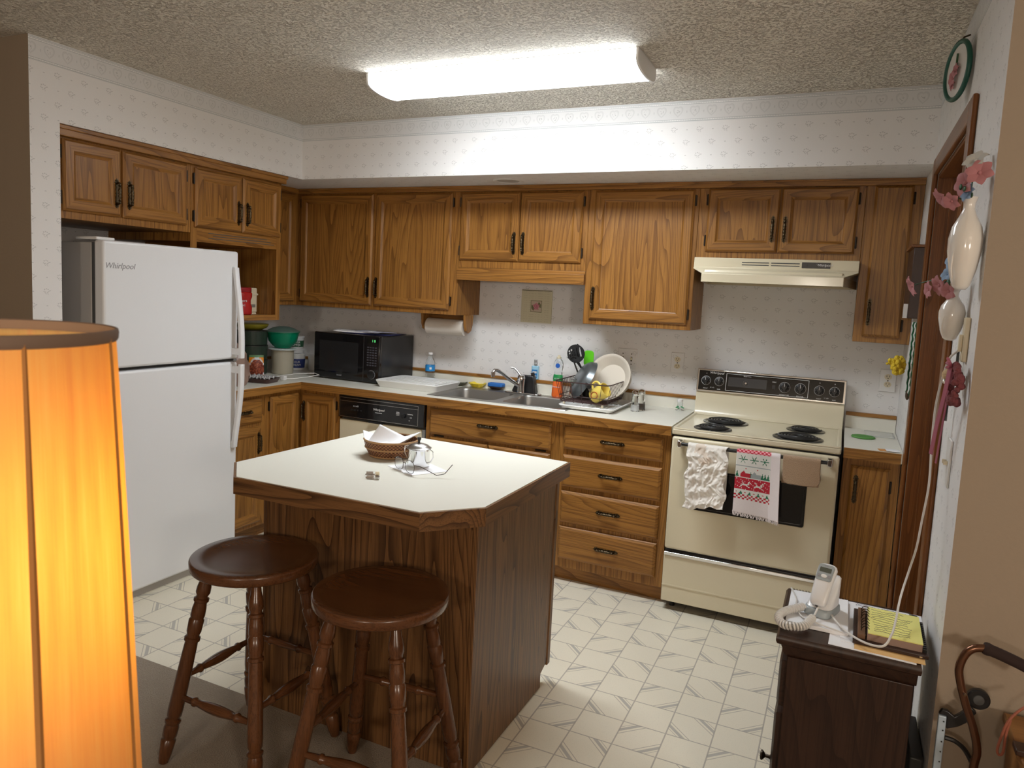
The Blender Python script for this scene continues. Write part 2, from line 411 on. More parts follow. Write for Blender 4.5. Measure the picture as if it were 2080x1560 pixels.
# ------------------------------------------------------------ cabinets
MB = lambda u, v, w: Vector((u, -w, v))          # on the back wall: u = x, w = distance from the wall
ML = lambda u, v, w: Vector((w, u, v))           # on the left wall: u = y, w = x
def oaks(k): return [OAK['z'], OAK['x' if k is MB else 'y'], OAK['z']]
def rect(P, u0, u1, v0, v1, w): return [P(u0, v0, w), P(u1, v0, w), P(u1, v1, w), P(u0, v1, w)]
def hinge(parent, P, u, v, w):
    g = G(); o = P(u, v, w)
    a, b = P(u-.006, v-.026, w-.001), P(u+.006, v+.026, w+.004)
    g.box(min(a.x, b.x), max(a.x, b.x), min(a.y, b.y), max(a.y, b.y), a.z, b.z)
    g.tube([P(u, v-.028, w+.005), P(u, v+.028, w+.005)], .0042, 8)
    return g.build('hinge', DARKM, parent, world=True)
_hm = None
def handle_mesh():
    g = G()
    prof = [(.003, -.046), (.0065, -.044), (.0045, -.038), (.0075, -.033), (.0045, -.028), (.0055, -.020), (.0085, -.012), (.0055, -.006), (.0075, -.002),
            (.0075, .002), (.0055, .006), (.0085, .012), (.0055, .020), (.0045, .028), (.0075, .033), (.0045, .038), (.0065, .044), (.003, .046)]
    g.lathe(prof, (0, -.021, 0), 12)
    for s in (-1, 1):
        g.tube([(0, -.001, s*.045), (0, -.013, s*.047), (0, -.022, s*.043)], [.006, .004, .005], 8)
        pl = [(-.0075, .030), (-.010, .038), (-.0065, .042), (-.012, .049), (-.0075, .054), (-.0095, .059), (-.004, .062), (0, .067),
              (.004, .062), (.0095, .059), (.0075, .054), (.012, .049), (.0065, .042), (.010, .038), (.0075, .030)]
        g.prism([(x, s*z) for x, z in pl], -.003, -.0005, axis='y')
        g.ball((0, -.005, s*.056), .0042, seg=8)
    g.prism([(-.006, -.034), (.006, -.034), (.0085, -.017), (.005, -.006), (.009, 0), (.005, .006), (.0085, .017), (.006, .034), (-.006, .034), (-.0085, .017), (-.005, .006), (-.009, 0), (-.005, -.006), (-.0085, -.017)], -.0025, -.0005, axis='y')
    o = g.build('handle', BRASS, ang=60); me = o.data; bpy.data.objects.remove(o); return me
HM = handle_mesh()
def handle(parent, P, u, v, w, horiz=False):
    o = bpy.data.objects.new('handle', HM); COL.objects.link(o); o.parent = parent
    o.location = P(u, v, w) - WO.get(parent, Vector((0, 0, 0)))
    r = Matrix.Rotation(PI/2, 3, 'Z') if P is ML else Matrix.Identity(3)
    if horiz: r = r @ Matrix.Rotation(PI/2, 3, 'Y')
    o.rotation_euler = r.to_euler(); return o
def panel_door(parent, P, u0, u1, v0, v1, w, hs, name='door', hu=None, hv=None, fw=.052, hinges=True):
    L = [rect(P, u0, u1, v0, v1, w)]
    for ins, d in ((0, .009), (.003, .012), (.010, .0185), (fw-.006, .0185), (fw-.001, .015), (fw+.004, .0105), (fw+.009, .0085)):
        L.append(rect(P, u0+ins, u1-ins, v0+ins, v1-ins, w+d))
    g = G(); base = []
    n = 4; vs = [p for l in L for p in l]; fs = []; ms = []
    for i in range(len(L)-1):
        for j in range(4):
            k = (j+1) % 4; fs.append((i*4+j, i*4+k, (i+1)*4+k, (i+1)*4+j)); ms.append(1 if j in (0, 2) else 0)
    fs.append((3, 2, 1, 0)); ms.append(0); e = (len(L)-1)*4; fs.append((e, e+1, e+2, e+3)); ms.append(2)
    g.add(vs, fs, ms)
    d = g.build(name, oaks(P), parent, world=True, smooth=False)
    if hinges and hs:
        hx = u0-.004 if hs == 'L' else u1+.004
        for vv in ((v0+.055, v1-.055) if v1-v0 > .2 else (v0+.04, v1-.04)): hinge(d, P, hx, vv, w+.001)
    if hu is not None: handle(d, P, hu, hv, w+.0185)
    return d
def slab(parent, P, u0, u1, v0, v1, w, name='drawer', m=1, hu=None, hv=None, horiz=True, bev=.014):
    L = [rect(P, u0, u1, v0, v1, w), rect(P, u0, u1, v0, v1, w+.008), rect(P, u0+.003, u1-.003, v0+.003, v1-.003, w+.0115), rect(P, u0+bev, u1-bev, v0+bev, v1-bev, w+.0185)]
    g = G().loops(L, m)
    d = g.build(name, oaks(P), parent, world=True, smooth=False)
    if hu is not None: handle(d, P, hu, hv, w+.0185, horiz)
    return d
def carcass(parent, boxes, name='case', m=0, P=MB):
    g = G()
    for bx in boxes: g.box(*bx)
    return g.build(name, oaks(P), parent, world=True, smooth=False, bevel=.0012, bseg=1)
FB = .305
t = thing('wall_cabinet', 'tall two-door oak wall cabinet in the corner above the microwave', 'cabinet', (-2.2, -.15, 1.384))
carcass(t, [(XL+.001, -1.411, -FB, -.002, 1.384, 2.148)])
panel_door(t, MB, -2.608, -2.030, 1.412, 2.112, FB, 'L', hu=-2.052, hv=1.527)
panel_door(t, MB, -2.010, -1.462, 1.412, 2.112, FB, 'R', hu=-1.989, hv=1.527)
t = thing('wall_cabinet', 'short two-door oak wall cabinet above the sink with valance board below', 'cabinet', (-1.0, -.15, 1.6))
carcass(t, [(-1.409, -.607, -FB, -.002, 1.674, 2.148)])
panel_door(t, MB, -1.403, -1.019, 1.718, 2.112, FB, 'L', hu=-1.045, hv=1.820)
panel_door(t, MB, -1.015, -.639, 1.718, 2.112, FB, 'R', hu=-.988, hv=1.820)
g = G().box(-1.409, -.607, -.328, -.310, 1.598, 1.656, 1); g.box(-1.409, -.607, -.309, -.295, 1.6, 1.6735, 1)
g.build('valance', oaks(MB), t, world=True, smooth=False, bevel=.002)
t = thing('wall_cabinet', 'tall single-door oak wall cabinet between sink and range hood', 'cabinet', (-.3, -.15, 1.384))
carcass(t, [(-.606, -.011, -FB, -.002, 1.384, 2.148)])
panel_door(t, MB, -.571, -.033, 1.412, 2.112, FB, 'R', hu=-.551, hv=1.527)
t = thing('wall_cabinet', 'short two-door oak wall cabinet directly above the range hood', 'cabinet', (.38, -.15, 1.764))
carcass(t, [(-.010, .7615, -FB, -.002, 1.764, 2.148)])
panel_door(t, MB, .036, .384, 1.798, 2.115, FB, 'L', hu=.357, hv=1.912)
panel_door(t, MB, .388, .732, 1.798, 2.115, FB, 'R', hu=.414, hv=1.912)
t = thing('wall_cabinet', 'narrow oak wall cabinet with plain slab door beside the right wall', 'cabinet', (.88, -.15, 1.384))
carcass(t, [(.7625, 1.003, -FB, -.002, 1.384, 2.148)])
d = slab(t, MB, .799, .960, 1.411, 2.118, FB, 'door', 0, hu=.820, hv=1.527, horiz=False, bev=.012)
for vv in (1.47, 2.06): hinge(d, MB, .964, vv, FB+.001)
t = thing('wall_cabinet', 'narrow dark oak wall cabinet squeezed in the left corner behind the open nook', 'cabinet', (-2.8, -.5, 1.384))
carcass(t, [(XL+.001, -2.640, -.815, -.306, 1.384, 2.148)])
panel_door(t, ML, -.800, -.346, 1.410, 2.112, -2.640, None)
t = thing('wall_cabinet', 'deep two-door oak cabinet above the refrigerator', 'cabinet', (-2.6, -1.8, 1.764))
carcass(t, [(XL+.001, -2.330, -2.188, -1.4785, 1.764, 2.148)], P=ML)
panel_door(t, ML, -2.160, -1.884, 1.797, 2.097, -2.330, 'L', hu=-1.910, hv=1.900)
panel_door(t, ML, -1.872, -1.510, 1.797, 2.097, -2.330, 'R', hu=-1.845, hv=1.900)
t = thing('wall_cabinet', 'deep oak cabinet with two doors over an open shelf nook, right of the refrigerator', 'cabinet', (-2.6, -1.15, 1.309))
g = G().box(XL+.001, -2.332, -1.4775, -.818, 1.722, 2.148)
for y0, y1, z1 in ((-1.262, -1.246, 1.640), (-.838, -.818, 1.722)): g.box(XL+.001, -2.332, y0, y1, 1.309, z1)
g.box(XL+.001, -2.332, -1.246, -.838, 1.309, 1.336); g.box(XL+.001, XL+.015, -1.246, -.838, 1.336, 1.722)
for y0, y1, z0 in ((-1.4775, -1.437, 1.690), (-.852, -.818, 1.309)): g.box(-2.332, -2.330, y0, y1, z0, 2.148)
g.box(-2.332, -2.3302, -1.262, -.852, 1.309, 1.340, 1)
g.box(-2.332, -2.3302, -1.437, -.852, 1.722, 2.148, 1)
g.build('case', oaks(ML), t, world=True, smooth=False)
panel_door(t, ML, -1.457, -1.138, 1.795, 2.092, -2.330, 'L', hu=-1.168, hv=1.895)
panel_door(t, ML, -1.132, -.832, 1.795, 2.092, -2.330, 'R', hu=-1.104, hv=1.895)
g = G()
for i, (a, b_) in enumerate(((-1.36, -.93), (-1.33, -.90), (-1.36, -.87))): g.box(-2.331, -2.3290, a, b_, 1.769-i*.013, 1.773-i*.013)
g.build('vent_slots', DARKGREY, t, world=True, smooth=False)
S_(G().box(-2.64, 1.003, -.330, -.3055, 2.118, 2.149).box(-2.64, 1.003, -.337, -.3055, 2.140, 2.149), 'trim_6', [OAK['x']], bevel=.002)
S_(G().box(-2.3295, -2.306, -2.188, -.800, 2.104, 2.149).box(-2.3295, -2.299, -2.188, -.793, 2.132, 2.149), 'trim_7', [OAK['y']], bevel=.003)
S_(G().box(-2.6395, -2.618, -.79, -.3305, 2.118, 2.149), 'trim_8', [OAK['y']])
# base cabinets
def kick(parent, bx, P=MB): G().box(*bx, 1).build('toe_kick', oaks(P), parent, world=True, smooth=False)
ZT = .8755
t = thing('base_cabinet', 'oak corner base cabinet whose two doors meet at the inside corner', 'cabinet', (-2.6, -.4, 0))
carcass(t, [(XL+.001, -2.031, -.600, -.002, .085, ZT), (XL+.001, -2.345, -.905, -.600, .085, ZT)])
kick(t, (XL+.001, -2.031, -.545, -.002, 0, .085)); kick(t, (XL+.001, -2.40, -.905, -.545, 0, .085), ML)
panel_door(t, MB, -2.322, -2.062, .110, .850, .600, 'R', hu=-2.297, hv=.740)
panel_door(t, ML, -.876, -.625, .110, .850, -2.345, 'L')
t = thing('base_cabinet', 'oak base cabinet with one drawer over a door beside the refrigerator', 'cabinet', (-2.6, -1.1, 0))
carcass(t, [(XL+.001, -2.345, -1.262, -.906, .085, ZT)], P=ML)
kick(t, (XL+.001, -2.40, -1.262, -.906, 0, .085), ML)
slab(t, ML, -1.245, -.944, .711, .852, -2.345, hu=-1.095, hv=.782)
panel_door(t, ML, -1.245, -.950, .110, .689, -2.345, None, hu=-.978, hv=.590)
t = thing('base_cabinet', 'wide oak base cabinet under the sink with false drawer front over doors', 'cabinet', (-1.0, -.3, 0))
g = G().box(-1.418, -.600, -.600, -.582, .085, ZT).box(-1.418, -.600, -.582, -.002, .085, .10)
g.box(-1.418, -1.405, -.582, -.002, .10, ZT).box(-.613, -.600, -.582, -.002, .10, ZT)
g.build('case', oaks(MB), t, world=True, smooth=False)
kick(t, (-1.418, -.600, -.545, -.002, 0, .085))
d = slab(t, MB, -1.392, -.640, .708, .858, .600, hu=-1.017, hv=.794)
for uu in (-1.33, -.70):
    G().box(uu-.03, uu+.03, -.607, -.599, .697, .705).build('hinge', DARKM, d, world=True)
panel_door(t, MB, -1.385, -1.016, .110, .690, .600, 'L', hu=-1.045, hv=.59)
panel_door(t, MB, -1.010, -.642, .110, .690, .600, 'R', hu=-.983, hv=.59)
t = thing('base_cabinet', 'oak stack of four drawers between sink cabinet and stove', 'cabinet', (-.3, -.3, 0))
carcass(t, [(-.599, -.004, -.600, -.002, .085, ZT)])
kick(t, (-.599, -.004, -.545, -.002, 0, .085))
for z0, z1 in ((.730, .855), (.529, .700), (.333, .505), (.135, .311)):
    slab(t, MB, -.569, -.041, z0, z1, .600, hu=-.302, hv=(z0+z1)/2+.002)
t = thing('base_cabinet', 'narrow oak base cabinet with slab door right of the stove', 'cabinet', (.88, -.3, 0))
carcass(t, [(.770, 1.000, -.600, -.002, .085, ZT)])
kick(t, (.770, 1.000, -.545, -.002, 0, .085))
d = slab(t, MB, .803, .963, .105, .842, .600, 'door', 0, hu=.828, hv=.736, horiz=False, bev=.012)
for vv in (.17, .76): hinge(d, MB, .967, vv, .601)
# countertops
ZK = .923
t = thing('countertop', 'white laminate L-shaped countertop with oak front edge, left of the stove', 'countertop', (-1.5, -.3, ZT))
g = G()
for bx in ((XL+.001, -1.425, -.635, -.001), (-.605, -.003, -.635, -.001), (-1.425, -.605, -.635, -.548), (-1.425, -.605, -.118, -.001), (XL+.001, -2.310, -1.263, -.635)):
    g.box(*bx, .8765, ZK)
g.build('top', LAM, t, world=True, smooth=False)
g = G().box(-2.317, -.003, -.641, -.635, .876, ZK-.0015, 0).box(-2.311, -2.305, -1.263, -.641, .876, ZK-.0015, 1)
g.build('front_edge', [OAK['x'], OAK['y']], t, world=True, smooth=False)
g = G().box(XL+.02, -.003, -.020, -.001, ZK, .987, 0).box(XL+.001, XL+.02, -1.263, -.001, ZK, .987, 0)
g.build('backsplash', LAM, t, world=True, smooth=False)
g = G().box(XL+.02, -.003, -.026, -.001, .987, 1.006, 0).box(XL+.001, XL+.026, -1.263, -.001, .987, 1.006, 1)
g.build('backsplash_cap', [OAK['x'], OAK['y']], t, world=True, smooth=False, bevel=.002)
t = thing('countertop', 'short white laminate countertop between the stove and the right wall', 'countertop', (.88, -.3, ZT))
G().box(.768, 1.002, -.635, -.001, .8765, ZK).build('top', LAM, t, world=True, smooth=False)
G().box(.768, .996, -.641, -.635, .876, ZK-.0015).build('front_edge', OAK['x'], t, world=True, smooth=False)
g = G().box(.768, 1.002, -.020, -.001, ZK, .987); g.build('backsplash', LAM, t, world=True, smooth=False)
G().box(.768, 1.002, -.026, -.001, .987, 1.006).build('backsplash_cap', OAK['x'], t, world=True, smooth=False, bevel=.002)
# island
TOP = [(-1.106, -2.384), (-.969, -2.524), (-.299, -2.518), (-.168, -2.373), (-.163, -1.684), (-1.064, -1.631)]
t = thing('kitchen_island', 'oak kitchen island with white laminate top and clipped corners', 'island', (-.65, -2.0, 0))
g = G().prism(TOP, .8765, ZK)
g.build('top', LAM, t, world=True, smooth=False)
cx_, cy_ = -.64, -2.07
def off(p, d):
    v = Vector((p[0]-cx_, p[1]-cy_)); return (cx_ + v.x*(1+d/v.length), cy_ + v.y*(1+d/v.length))
inn = [off(p, .0005) for p in TOP]; out = [off(p, .009) for p in TOP]
for i in range(6):
    a, b_, c_, d_ = inn[i], inn[(i+1) % 6], out[(i+1) % 6], out[i]
    axis = 'x' if abs(b_[0]-a[0]) > abs(b_[1]-a[1]) else 'y'
    G().prism([a, b_, c_, d_], .868, ZK-.0015).build('edge_band', ISL[axis], t, world=True, smooth=False)
G().box(-1.085, -.243, -2.262, -1.60, .085, .868).build('case', ISL['z'], t, world=True, smooth=False)
G().box(-1.085, -.243, -2.262, -1.66, .007, .085).build('plinth', ISL['x'], t, world=True, smooth=False)
G().box(-1.070, -.252, -2.270, -2.262, .007, .868).build('front_panel', ISL['z'], t, world=True, smooth=False)
for x0, x1 in ((-1.085, -1.070), (-.252, -.234)):
    G().box(x0, x1, -2.275, -2.262, .007, .868).build('corner_strip', ISL['z'], t, world=True, smooth=False, bevel=.003)
g = G().prism([(-2.262, .007), (-1.660, .007), (-1.660, .062), (-1.600, .085), (-1.600, .868), (-2.262, .868)], -.243, -.235, axis='x')
g.build('side_panel', ISL['z'], t, world=True, smooth=False)
G().box(-.245, -.231, -1.600, -1.572, .070, .868).build('corner_strip', ISL['z'], t, world=True, smooth=False, bevel=.003)
# ------------------------------------------------------------ helpers for round and labelled things
def bend_text(o, r, z0=0.0, ang=0.0):
    # wrap a flat text mesh (x along, y up, z out) round a vertical cylinder of radius r
    for vtx in o.data.vertices:
        x, y, z = vtx.co; a = ang + x/r; rr = r + .0006 + z
        vtx.co = (rr*math.cos(a), rr*math.sin(a), z0+y)
def text_cyl(name, txt, size, mat, parent, r, z0, ang, **k):
    o = text_mesh(name, txt, size, mat, parent, Matrix.Identity(4), **k); bend_text(o, r, z0, ang); return o
def rrect(x0, x1, y0, y1, r, n=5):
    P = []
    for cx, cy, a0 in ((x1-r, y0+r, -90), (x1-r, y1-r, 0), (x0+r, y1-r, 90), (x0+r, y0+r, 180)):
        for i in range(n+1):
            a = math.radians(a0+90*i/n); P.append((cx+r*math.cos(a), cy+r*math.sin(a)))
    return P
def lift(P, z): return [(x, y, z) for x, y in P]
WHITEINK = plain('white_marking', (.75, .75, .75), .5)
GREYINK = plain('grey_marking', (.28, .28, .30), .4)
# ------------------------------------------------------------ refrigerator
t = thing('refrigerator', 'white top-freezer refrigerator with long bowed handles in the left alcove', 'refrigerator', (-2.55, -1.66, 0))
FX = -2.209
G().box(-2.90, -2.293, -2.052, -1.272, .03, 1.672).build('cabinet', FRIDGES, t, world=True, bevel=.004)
G().box(-2.292, -2.272, -2.050, -1.274, .06, 1.672).build('gasket', DARKGREY, t, world=True)
df = G().box(-2.272, FX, -2.056, -1.268, 1.116, 1.683).build('freezer_door', FRIDGEW, t, world=True, bevel=.012, bseg=3)
dl = G().box(-2.272, FX, -2.056, -1.268, .045, 1.100).build('door', FRIDGEW, t, world=True, bevel=.012, bseg=3)
G().box(-2.285, -2.245, -2.04, -1.285, .0005, .045).build('kick_grille', FRIDGES, t, world=True)
G().box(-2.40, -2.26, -2.05, -1.96, 1.6835, 1.697).build('hinge_cover', WHITEP, t, world=True, bevel=.004)
G().box(-2.26, -2.215, -1.292, -1.27, 1.1005, 1.1155).build('hinge_plate', CHROME, t, world=True)
def fridge_handle(par, pts):
    n = 18; L = []
    for i in range(n+1):
        s = i/n; z, x = pts(s)
        hw, hd = .0145, .011
        L.append([(x-hd, -1.300-hw, z), (x+hd*.6, -1.300-hw, z), (x+hd, -1.300-hw*.5, z), (x+hd, -1.300+hw*.5, z), (x+hd*.6, -1.300+hw, z), (x-hd, -1.300+hw, z)])
    g = G().loops(L)
    for s in (.03, .93):
        z, x = pts(s); g.box(FX-.002, x, -1.311, -1.289, z-.018, z+.018)
    g.build('handle', FRIDGEW, par, world=True, bevel=.002)
bow = lambda s: FX+.014+.046*math.sin(PI/2*min(1, s*1.15))**1.3
fridge_handle(df, lambda s: (1.600-.476*s, bow(s)))
fridge_handle(dl, lambda s: (.640+.452*s, bow(s)))
text_mesh('logo', 'Whirlpool', .036, GREYINK, df, T4(Vector((FX+.0006, -1.975, 1.573))-WO[t]) @ FACE_RIGHT, shear=.25)
# ------------------------------------------------------------ range hood
t = thing('range_hood', 'almond range hood with sloped front and dark control strip', 'range hood', (.38, -.2, 1.61))
g = G()
L = [[(.001, -.0015, 1.7625), (.761, -.0015, 1.7625), (.761, -.395, 1.7625), (.001, -.395, 1.7625)],
     [(.001, -.0015, 1.712), (.761, -.0015, 1.712), (.761, -.400, 1.712), (.001, -.400, 1.712)],
     [(.001, -.0015, 1.708), (.761, -.0015, 1.708), (.761, -.412, 1.706), (.001, -.412, 1.706)],
     [(.001, -.0015, 1.676), (.761, -.0015, 1.676), (.702, -.500, 1.680), (.060, -.500, 1.680)],
     [(.001, -.0015, 1.636), (.761, -.0015, 1.636), (.702, -.500, 1.638), (.060, -.500, 1.638)]]
g.loops(L, cap1=False)
I = [[(.012, -.012, 1.637), (.750, -.012, 1.637), (.694, -.490, 1.639), (.068, -.490, 1.639)], [(.012, -.012, 1.70), (.750, -.012, 1.70), (.694, -.470, 1.70), (.068, -.470, 1.70)]]
g.loops([L[-1], I[0]], cap0=False, cap1=False); g.loops(I, cap0=False, cap1=True)
g.build('shell', ALMOND, t, world=True, bevel=.0025)
g = G()
for a, b_ in ((.235, .362), (.372, .502)):
    for zz in (1.742, 1.730): g.box(a, b_, -.3985, -.3955, zz-.0022, zz+.0022)
g.build('vent_slots', DARKGREY, t, world=True)
cp = G().box(.512, .638, -.4005, -.396, 1.722, 1.750).build('control_panel', BLACKP, t, world=True)
text_mesh('logo', 'Whirlpool', .017, WHITEINK, cp, T4(Vector((.610, -.4007, 1.7375))-WO[t]) @ FACE_FRONT, shear=.25)
g = G()
for xx in (.53, .575): g.box(xx-.006, xx+.006, -.405, -.4005, 1.731, 1.742)
g.build('switch', BLACKP, t, world=True)
G().box(.25, .51, -.36, -.12, 1.690, 1.6995).build('filter', STEEL, t, world=True)
G().box(.28, .50, -.46, -.38, 1.648, 1.699).build('lamp_cover', WHITEP, t, world=True, bevel=.004)
# ------------------------------------------------------------ dishwasher
t = thing('dishwasher', 'built-in dishwasher with black control panel and almond door', 'dishwasher', (-1.72, -.3, 0))
G().box(-2.028, -1.421, -.58, -.002, .06, .873).build('tub', DARKGREY, t, world=True)
G().box(-2.024, -1.443, -.612, -.5805, .12, .722).build('door', ALMOND, t, world=True, bevel=.003)
G().box(-1.442, -1.424, -.605, -.5805, .09, .722).build('side_trim', plain('galvanised_trim', (.36, .36, .36), .4, metal=.6), t, world=True)
G().box(-2.024, -1.425, -.55, -.5, .0005, .0595).build('toe_panel', BLACKP, t, world=True)
cp = G().box(-2.026, -1.423, -.622, -.5805, .735, .872).build('control_panel', BLACKG, t, world=True, bevel=.003)
g = G().box(-1.80, -1.70, -.632, -.6225, .724, .7345); g.build('latch', BLACKP, t, world=True)
g = G()
for zz in (.858, .838, .742): g.box(-2.018, -1.463, -.6232, -.6222, zz-.0012, zz+.0012)
for xx in (-2.018, -1.463): g.box(xx-.0012, xx+.0012, -.6232, -.6222, .742, .858)
g.build('trim_line', STEEL, cp, world=True)
text_mesh('logo', 'Whirlpool', .019, WHITEINK, cp, T4(Vector((-1.735, -.6226, .806))-WO[t]) @ FACE_FRONT, shear=.25)
for x, z, s, q in ((-1.90, .812, .013, 'x x x B'), (-1.735, .788, .007, 'POWER CLEAN'), (-1.60, .800, .008, 'RINSE\nHEAVY\nLIGHT'), (-1.515, .804, .009, 'NORMAL'), (-1.51, .785, .008, 'OFF'), (-1.52, .768, .007, 'dry')):
    text_mesh('marking', q, s, WHITEINK, cp, T4(Vector((x, -.6226, z))-WO[t]) @ FACE_FRONT)
G().lathe([(.014, 0), (.012, .012)], (-1.560, -.6225, .790), 16, a=(0, -1, 0)).build('dial', BLACKP, cp, world=True)
for i in range(4): G().box(-1.935+i*.022, -1.921+i*.022, -.626, -.6222, .783, .792).build('button', BLACKP, cp, world=True)
# ------------------------------------------------------------ stove
t = thing('stove', 'almond electric coil range with black backguard panel and towels on its door', 'stove', (.38, -.3, 0))
SX0, SX1 = .004, .758
G().box(SX0+.003, SX1-.003, -.625, -.03, .035, .900).build('body', BLACKP, t, world=True)
g = G().box(SX0, SX1, -.655, -.028, .888, .917)
g.build('cooktop', ALMOND, t, world=True, bevel=.007, bseg=3)
g = G().prism(rrect(SX0, SX1, -.655, -.06, .012), .9170, .922)
inner = rrect(SX0+.018, SX1-.018, -.640, -.075, .012)
G().loops([lift(rrect(SX0+.001, SX1-.001, -.654, -.06, .014), .9172), lift(rrect(SX0+.003, SX1-.003, -.652, -.06, .012), .923), lift(rrect(SX0+.014, SX1-.014, -.640, -.065, .012), .923), lift(rrect(SX0+.020, SX1-.020, -.634, -.07, .012), .9175)], cap0=False, cap1=False).build('cooktop_rim', ALMOND, t, world=True)
# backguard
g = G().loops([[(SX0, -.105, .917), (SX1, -.105, .917), (SX1, -.028, .917), (SX0, -.028, .917)], [(SX0, -.085, .94), (SX1, -.085, .94), (SX1, -.028, .94), (SX0, -.028, .94)],
               [(SX0, -.070, 1.045), (SX1, -.070, 1.045), (SX1, -.028, 1.045), (SX0, -.028, 1.045)]])
g.build('backguard', ALMOND, t, world=True, bevel=.003)
g = G().loops([[(SX0-.001, -.082, 1.0455), (SX1+.001, -.082, 1.0455), (SX1+.001, -.028, 1.0455), (SX0-.001, -.028, 1.0455)],
               [(SX0-.001, -.060, 1.168), (SX1+.001, -.060, 1.168), (SX1+.001, -.028, 1.168), (SX0-.001, -.028, 1.168)]])
g.build('backguard_frame', CHROME, t, world=True, bevel=.003)
PN = Vector((0, -1, .18)).normalized()
def on_panel(x, z, o=0.0):    # point on the tilted control panel
    return Vector((x, -.0845+(z-1.0455)*.18, z)) + PN*o
def pbox(g, x0, x1, z0, z1, o0, o1, m=0):
    g.loops([[on_panel(x0, z0, o), on_panel(x1, z0, o), on_panel(x1, z1, o), on_panel(x0, z1, o)] for o in (o0, o1)], m)
g = G(); pbox(g, SX0+.010, SX1-.010, 1.054, 1.160, -.004, .002); cp = g.build('control_panel', BLACKG, t, world=True)
MP = Matrix.Translation(-WO[t])
def ptext(txt, x, z, s, **k):
    q = PN.to_track_quat('Z', 'Y').to_matrix().to_4x4()
    text_mesh('marking' if txt != 'Whirlpool' else 'logo', txt, s, WHITEINK, cp, T4(on_panel(x, z, .0023)-WO[t]) @ rot4(x=PI/2-math.atan(.18)), **k)
g = G(); x0, x1, z0, z1 = .160, .580, 1.061, 1.153
for a in ((x0, x1, z0, z0+.0018), (x0, x1, z1-.0018, z1), (x0, x0+.002, z0, z1), (x1-.002, x1, z0, z1)): pbox(g, *a, .002, .0028)
g.build('panel_outline', WHITEINK, cp, world=True)
g = G(); pbox(g, .172, .372, 1.085, 1.135, .002, .003); g.build('clock_window', plain('smoked_window', (.05, .05, .052), .15), cp, world=True)
g = G()
for i in range(12):
    a = i*PI/6; c0 = on_panel(.265+.014*math.sin(a), 1.108+.014*math.cos(a), .0032); g.ball(c0, .0012, seg=6)
c0 = on_panel(.265, 1.108, .003); g.lathe([(.006, 0), (.005, .008)], c0, 12, a=PN)
g.build('clock_dial', CHROME, cp, world=True)
ptext('Whirlpool', .108, 1.150, .018, shear=.25)
for q, x, z in (('Power Clean', .27, 1.145), ('OVEN', .408, 1.128), ('TEMPERATURE', .462, 1.066), ('SELECTOR', .540, 1.066), ('FRONT', .054, 1.063), ('REAR', .125, 1.063), ('FRONT', .632, 1.063), ('REAR', .705, 1.063), ('HI  LO', .090, 1.070), ('HI  LO', .668, 1.070)):
    ptext(q, x, z, .0075)
for x in (.054, .125, .632, .705): ptext('o', x, 1.146, .011)
KNOBX = (.054, .125, .462, .540, .632, .705)
for x in KNOBX:
    r = .0235 if x not in (.462, .540) else .0265
    g = G(); c0 = on_panel(x, 1.106, .0025)
    g.lathe([(r, 0), (r, .003), (r*.62, .005), (r*.56, .018), (r*.50, .020)], c0, 24, a=PN)
    kn = g.build('knob', BLACKP, cp, world=True)
    g = G(); ux = Vector((1, 0, 0)); uz = PN.cross(ux) * -1
    c1 = on_panel(x, 1.106, .022); g.loops([[c1+ux*sx*.0045+uz*sz*r*.75+PN*h for sx, sz in ((-1, -1), (1, -1), (1, 1), (-1, 1))] for h in (-.012, .004)])
    g.build('grip', BLACKP, kn, world=True)
    g = G(); g.tube([on_panel(x+(r+.001)*math.cos(a*PI/12), 1.106+(r+.001)*math.sin(a*PI/12), .0035) for a in range(24)], .0007, 4, closed=True)
    for a in range(0, 24, 3): g.ball(on_panel(x+(r-.005)*math.cos(a*PI/12), 1.106+(r-.005)*math.sin(a*PI/12), .0065), .0009, seg=4)
    pbox(g, x-.0008, x+.0008, 1.106, 1.106+r*.7, .0262, .0268)
    g.build('dial_marks', WHITEINK, kn, world=True)
g = G(); pbox(g, .400, .416, 1.092, 1.112, .002, .006); g.build('rocker_switch', BLACKP, cp, world=True)
# burners
COIL = plain('black_burner_coil', (.018, .018, .018), .45)
PAN = plain('drip_pan', (.10, .10, .10), .25, metal=.8)
for bx, by, r in ((.205, -.295, .100), (.178, -.535, .078), (.590, -.262, .078), (.568, -.520, .100)):
    bz = .9178
    g = G().lathe([(r+.013, bz), (r+.013, bz+.0035), (r+.006, bz+.005), (r, bz+.001), (.01, bz+.0008)], (bx, by, 0), 40, cap0=False)
    pn = g.build('drip_pan', PAN, t, world=True)
    turns = 5 if r > .09 else 4; N = turns*28; pts = []
    for i in range(N+1):
        a = 2*PI*i/28; rr = .022+(r-.028)*i/N; pts.append((bx+rr*math.cos(a), by+rr*math.sin(a), bz+.010))
    G().tube(pts, .0052, 6).build('burner_coil', COIL, pn, world=True)
    g = G()
    for k in range(3):
        a = k*2*PI/3+.5; g.box(-.001, .001, 0, r, .002, .006) if False else g.tube([(bx, by, bz+.004), (bx+r*math.cos(a), by+r*math.sin(a), bz+.004)], .002, 4)
    g.build('burner_support', CHROME, pn, world=True)
